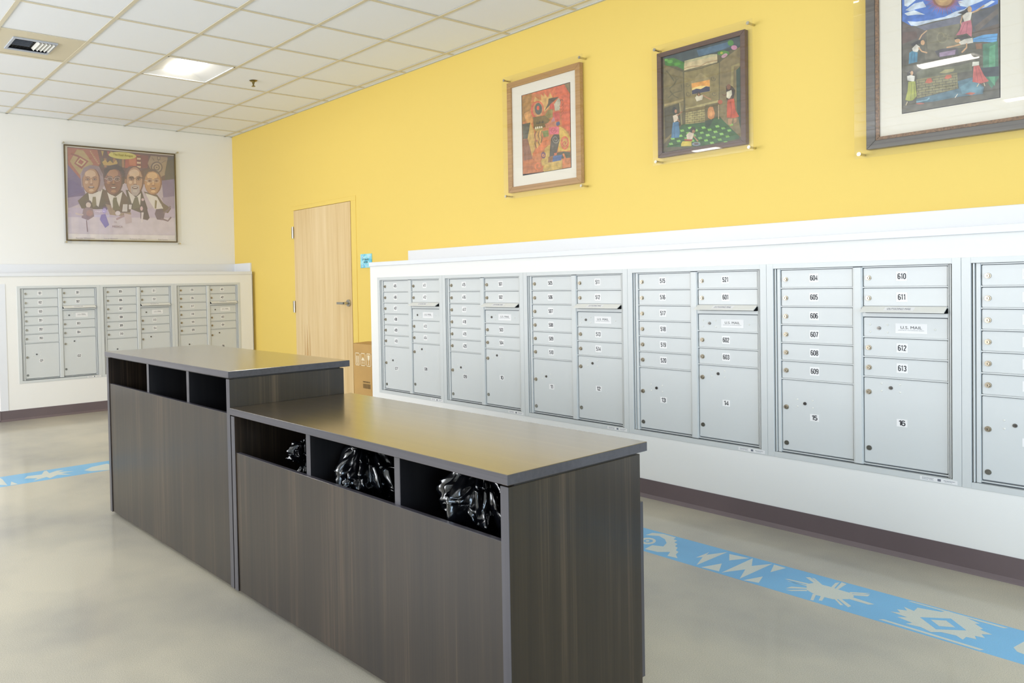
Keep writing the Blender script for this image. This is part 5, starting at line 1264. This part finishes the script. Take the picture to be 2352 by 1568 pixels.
# ---------------------------------------------------------------- carton
cb = empty('cardboard_carton', (3.20, -.225, 0), 0, 'tall brown cardboard carton standing between the maple door and mail wall', 'box')
link('carton_body', MB().box(-.165, .165, -.175, .175, 0, .735).mesh('carton_body', M_card, .002), cb)
link('carton_flap', MB().poly([(-.165, -.175, .736), (.165, -.175, .736), (.165, -.01, .752), (-.165, -.01, .742)]).mesh('carton_flap', M_card), cb)
link('carton_flap', MB().poly([(-.165, .175, .736), (.165, .175, .736), (.165, .02, .775), (-.10, .02, .755)]).mesh('carton_flap', M_card), cb)
mb = MB(); yf = -.1755
def rectf(x0, x1, z0, z1, mi, off=0): mb.quad((x0, yf-off, z0), (x1, yf-off, z0), (x1, yf-off, z1), (x0, yf-off, z1), mi)
for k in range(4):
    x = -.138+k*.082
    for (a, b, c, d) in ((0, .066, 0, .006), (0, .066, .104, .11), (0, .005, 0, .11), (.061, .066, 0, .11)): rectf(x+a, x+b, .545+c, .545+d, 0)
    if k == 0:
        for dx in (.016, .038): rectf(x+dx, x+dx+.011, .567, .628, 0)
        rectf(x+.012, x+.054, .558, .563, 0)
    elif k == 1:
        mb.poly([(x+.010, yf, .592), (x+.056, yf, .592), (x+.045, yf, .612), (x+.033, yf, .620), (x+.021, yf, .612)], 0)
        rectf(x+.031, x+.035, .562, .592, 0); rectf(x+.018, x+.022, .562, .582, 0); rectf(x+.044, x+.048, .562, .582, 0)
    else:
        mb.poly([(x+.016, yf, .640), (x+.050, yf, .640), (x+.046, yf, .605), (x+.036, yf, .594), (x+.036, yf, .566), (x+.046, yf, .560), (x+.020, yf, .560), (x+.030, yf, .566), (x+.030, yf, .594), (x+.020, yf, .605)], 0)
link('handling_symbols', mb.mesh('handling_symbols', M_cardwhite), cb)
mb = MB(); rnd = random.Random(4)
x = -.03
while x < .075:
    wd = rnd.choice((.003, .005, .007)); rectf(x, x+wd, .352, .392, 0); x += wd+rnd.choice((.002, .004))
for q in range(8): rectf(-.03+q*.013, -.03+q*.013+(.010 if q % 3 else .007), .402, .414, 0)
link('barcode_print', mb.mesh('barcode_print', M_cardink), cb)

# ---------------------------------------------------------------- pictures
FADE = {id(ART_ORANGE): (.14, 'd8c4a0'), id(ART_KITCHEN): (.10, '9a9480'), id(ART_SUN): (.14, 'c8c8c8'), id(ART_POSTER): (.26, 'd8ccd2')}
def art_mesh(data, W_, H_, mt, name):
    fk, fc = FADE[id(data)]; fc = srgb(fc)
    me_v, me_f, me_c = [], [], []
    for n_, ln in enumerate(data.strip().split('\n')):
        p = ln.split(); c = tuple(a*(1-fk)+b*fk for a, b in zip(srgb(p[0]), fc)); q = [int(x)/999 for x in p[1:]]
        i = len(me_v); y = -.000012*n_-.0002
        pts = list(zip(q[::2], q[1::2])); me_v += [(a*W_, y, b*H_) for a, b in pts]
        me_f.append(tuple(range(i, i+len(pts)))); me_c.append(c)
    me = bpy.data.meshes.new(name); me.from_pydata(me_v, [], me_f); me.materials.append(mt); me.update()
    at = me.color_attributes.new('ink', 'FLOAT_COLOR', 'CORNER')
    for p in me.polygons:
        for li in p.loop_indices: at.data[li].color = (*me_c[p.index], 1)
    return me
def rails(W_, H_, wd, d0, d1, mt, bev=.0015):
    """four mitred rails of a frame, outer size W x H, local origin bottom left"""
    out = []
    c = [(0, 0), (W_, 0), (W_, H_), (0, H_)]; n = [(wd, wd), (W_-wd, wd), (W_-wd, H_-wd), (wd, H_-wd)]
    for k in range(4):
        a, b, c2, d = c[k], c[(k+1) % 4], n[(k+1) % 4], n[k]
        mb = MB(); i = 0
        for y in (d0, d1): mb.v += [(q[0], y, q[1]) for q in (a, b, c2, d)]
        mb.f += [(0, 1, 2, 3), (7, 6, 5, 4), (0, 4, 5, 1), (1, 5, 6, 2), (2, 6, 7, 3), (3, 7, 4, 0)]; mb.m += [0]*6
        out.append(mb.mesh('frame_rail', mt, bev))
    return out
def picture(loc, rot, W_, H_, wd, depth, mt_rail, data, ab, label, matb=None, mt_art=M_art, lip=None, extra=None):
    """loc: world position of the bottom-left corner on the wall; ab = art rect local (x0, z0, x1, z1)"""
    t_ = empty('framed_picture', loc, rot, label, 'picture')
    for me in rails(W_, H_, wd, -depth, -.004, mt_rail): link('frame_rail', me, t_)
    link('backing_board', MB().box(wd*.5, W_-wd*.5, -.008, -.004, wd*.5, H_-wd*.5).mesh('backing_board', M_matboard), t_)
    ya = -depth+.014
    if lip:
        mb = MB(); a, b = wd, wd+lip
        for k, me in enumerate(rails(W_-2*wd, H_-2*wd, lip, -depth+.004, -.012, M_gold, .0008)): link('carved_lip', me, t_, (wd, 0, wd))
        wd_ = wd+lip
    else: wd_ = wd
    if matb:
        x0, z0, x1, z1 = ab
        mb = MB()
        for (p, q, r_, s) in ((wd_-.004, x0, wd_-.004, H_-wd_+.004), (x1, W_-wd_+.004, wd_-.004, H_-wd_+.004), (x0, x1, wd_-.004, z0), (x0, x1, z1, H_-wd_+.004)): mb.box(p, q, ya, ya+.003, r_, s)
        link('mat_board', mb.mesh('mat_board', M_matboard), t_)
        link('mat_bevel', MB().box(x0-.002, x1+.002, ya+.0035, ya+.0045, z0-.002, z1+.002).mesh('mat_bevel', M_ink), t_)
        o = link('artwork', art_mesh(data, x1-x0-.006, z1-z0-.006, mt_art, 'artwork'), t_, (x0+.003, ya+(.0030 if matb == 'inset' else -.0006), z0+.003))
    else:
        x0, z0, x1, z1 = ab
        o = link('artwork', art_mesh(data, x1-x0, z1-z0, mt_art, 'artwork'), t_, (x0, ya+.002, z0))
    return t_, o
picture((4.568, 0, 1.903), 0, .667, .809, .040, .040, M_oak, ART_ORANGE, (.132, .113, .576, .696),
        'oak framed orange abstract painting with a cream mat, smallest on the yellow wall', 'float')
picture((5.815, 0, 1.984), 0, .550, .636, .028, .038, M_walnut, ART_KITCHEN, (.028, .028, .522, .608),
        'dark walnut framed painting of women on a green tiled floor, middle of the yellow wall')
picture((6.972, 0, 1.858), 0, .680, .90, .040, .042, M_grey_frame, ART_SUN, (.150, .150, .530, .892),
        'large charcoal framed painting of women under a red sun, cut by the top edge', 'float', lip=.016)
pt, po = picture((0, -1.985, 1.782), math.pi/2, 1.247, 1.026, .013, .024, M_bronze, ART_POSTER, (.013, .013, 1.234, 1.013),
        'bronze framed poster of four suited men below woven patterns, on the white far wall', mt_art=M_poster)
mb = MB()
add_text(mb, 'The Four Amigos', .635, .956, .22, .030, -.0235, 0, .0)
for s, cx, wd in (('Bernie Whitebear', .20, .20), ('Larry Gossett', .475, .15), ('Roberto Maestas', .775, .18), ('Bob Santos', 1.07, .11)):
    add_text(mb, s, cx, .031, wd, .016, -.0235, 1, .0)
add_text(mb, 'OL', .53, .215, .035, .018, -.0235, 2, .0); add_text(mb, 'MEDICA', .55, .165, .115, .022, -.0235, 2, .0)
link('poster_lettering', mb.mesh('poster_lettering', [mat('olive_poster_ink', '7a6a20', .5), mat('grey_poster_ink', 'a89ca4', .5), mat('mauve_poster_ink', '9c848c', .5)]), pt)

def cover(loc, rot, x0, x1, z0, z1, off, label, ins=.022):
    t_ = empty('acrylic_cover', loc, rot, label, 'cover')
    link('clear_sheet', MB().box(x0, x1, -off-.004, -off, z0, z1).mesh('clear_sheet', M_acrylic), t_)
    me = MB().cyl(0, 0, .0065, -.001, -off-.012, 14).cyl(0, 0, .0095, -off-.0045, -off-.010, 14).mesh('standoff_pin', M_clear, smooth=True)
    for x in (x0+ins, x1-ins):
        for z in (z0+ins, z1-ins): link('standoff_pin', me, t_, (x, 0, z))
cover((4.568, 0, 1.903), 0, -.020, .712, -.048, .850, .062, 'clear acrylic sheet on steel pins over the orange abstract painting')
cover((5.815, 0, 1.984), 0, -.016, .606, -.048, .676, .062, 'clear acrylic sheet on steel pins over the green floor painting')
cover((6.972, 0, 1.858), 0, -.044, .74, -.042, .96, .062, 'clear acrylic sheet on steel pins over the large sun painting')
cover((0, -1.985, 1.782), math.pi/2, -.03, 1.285, -.036, 1.06, .045, 'clear acrylic sheet on steel pins over the poster of four men')
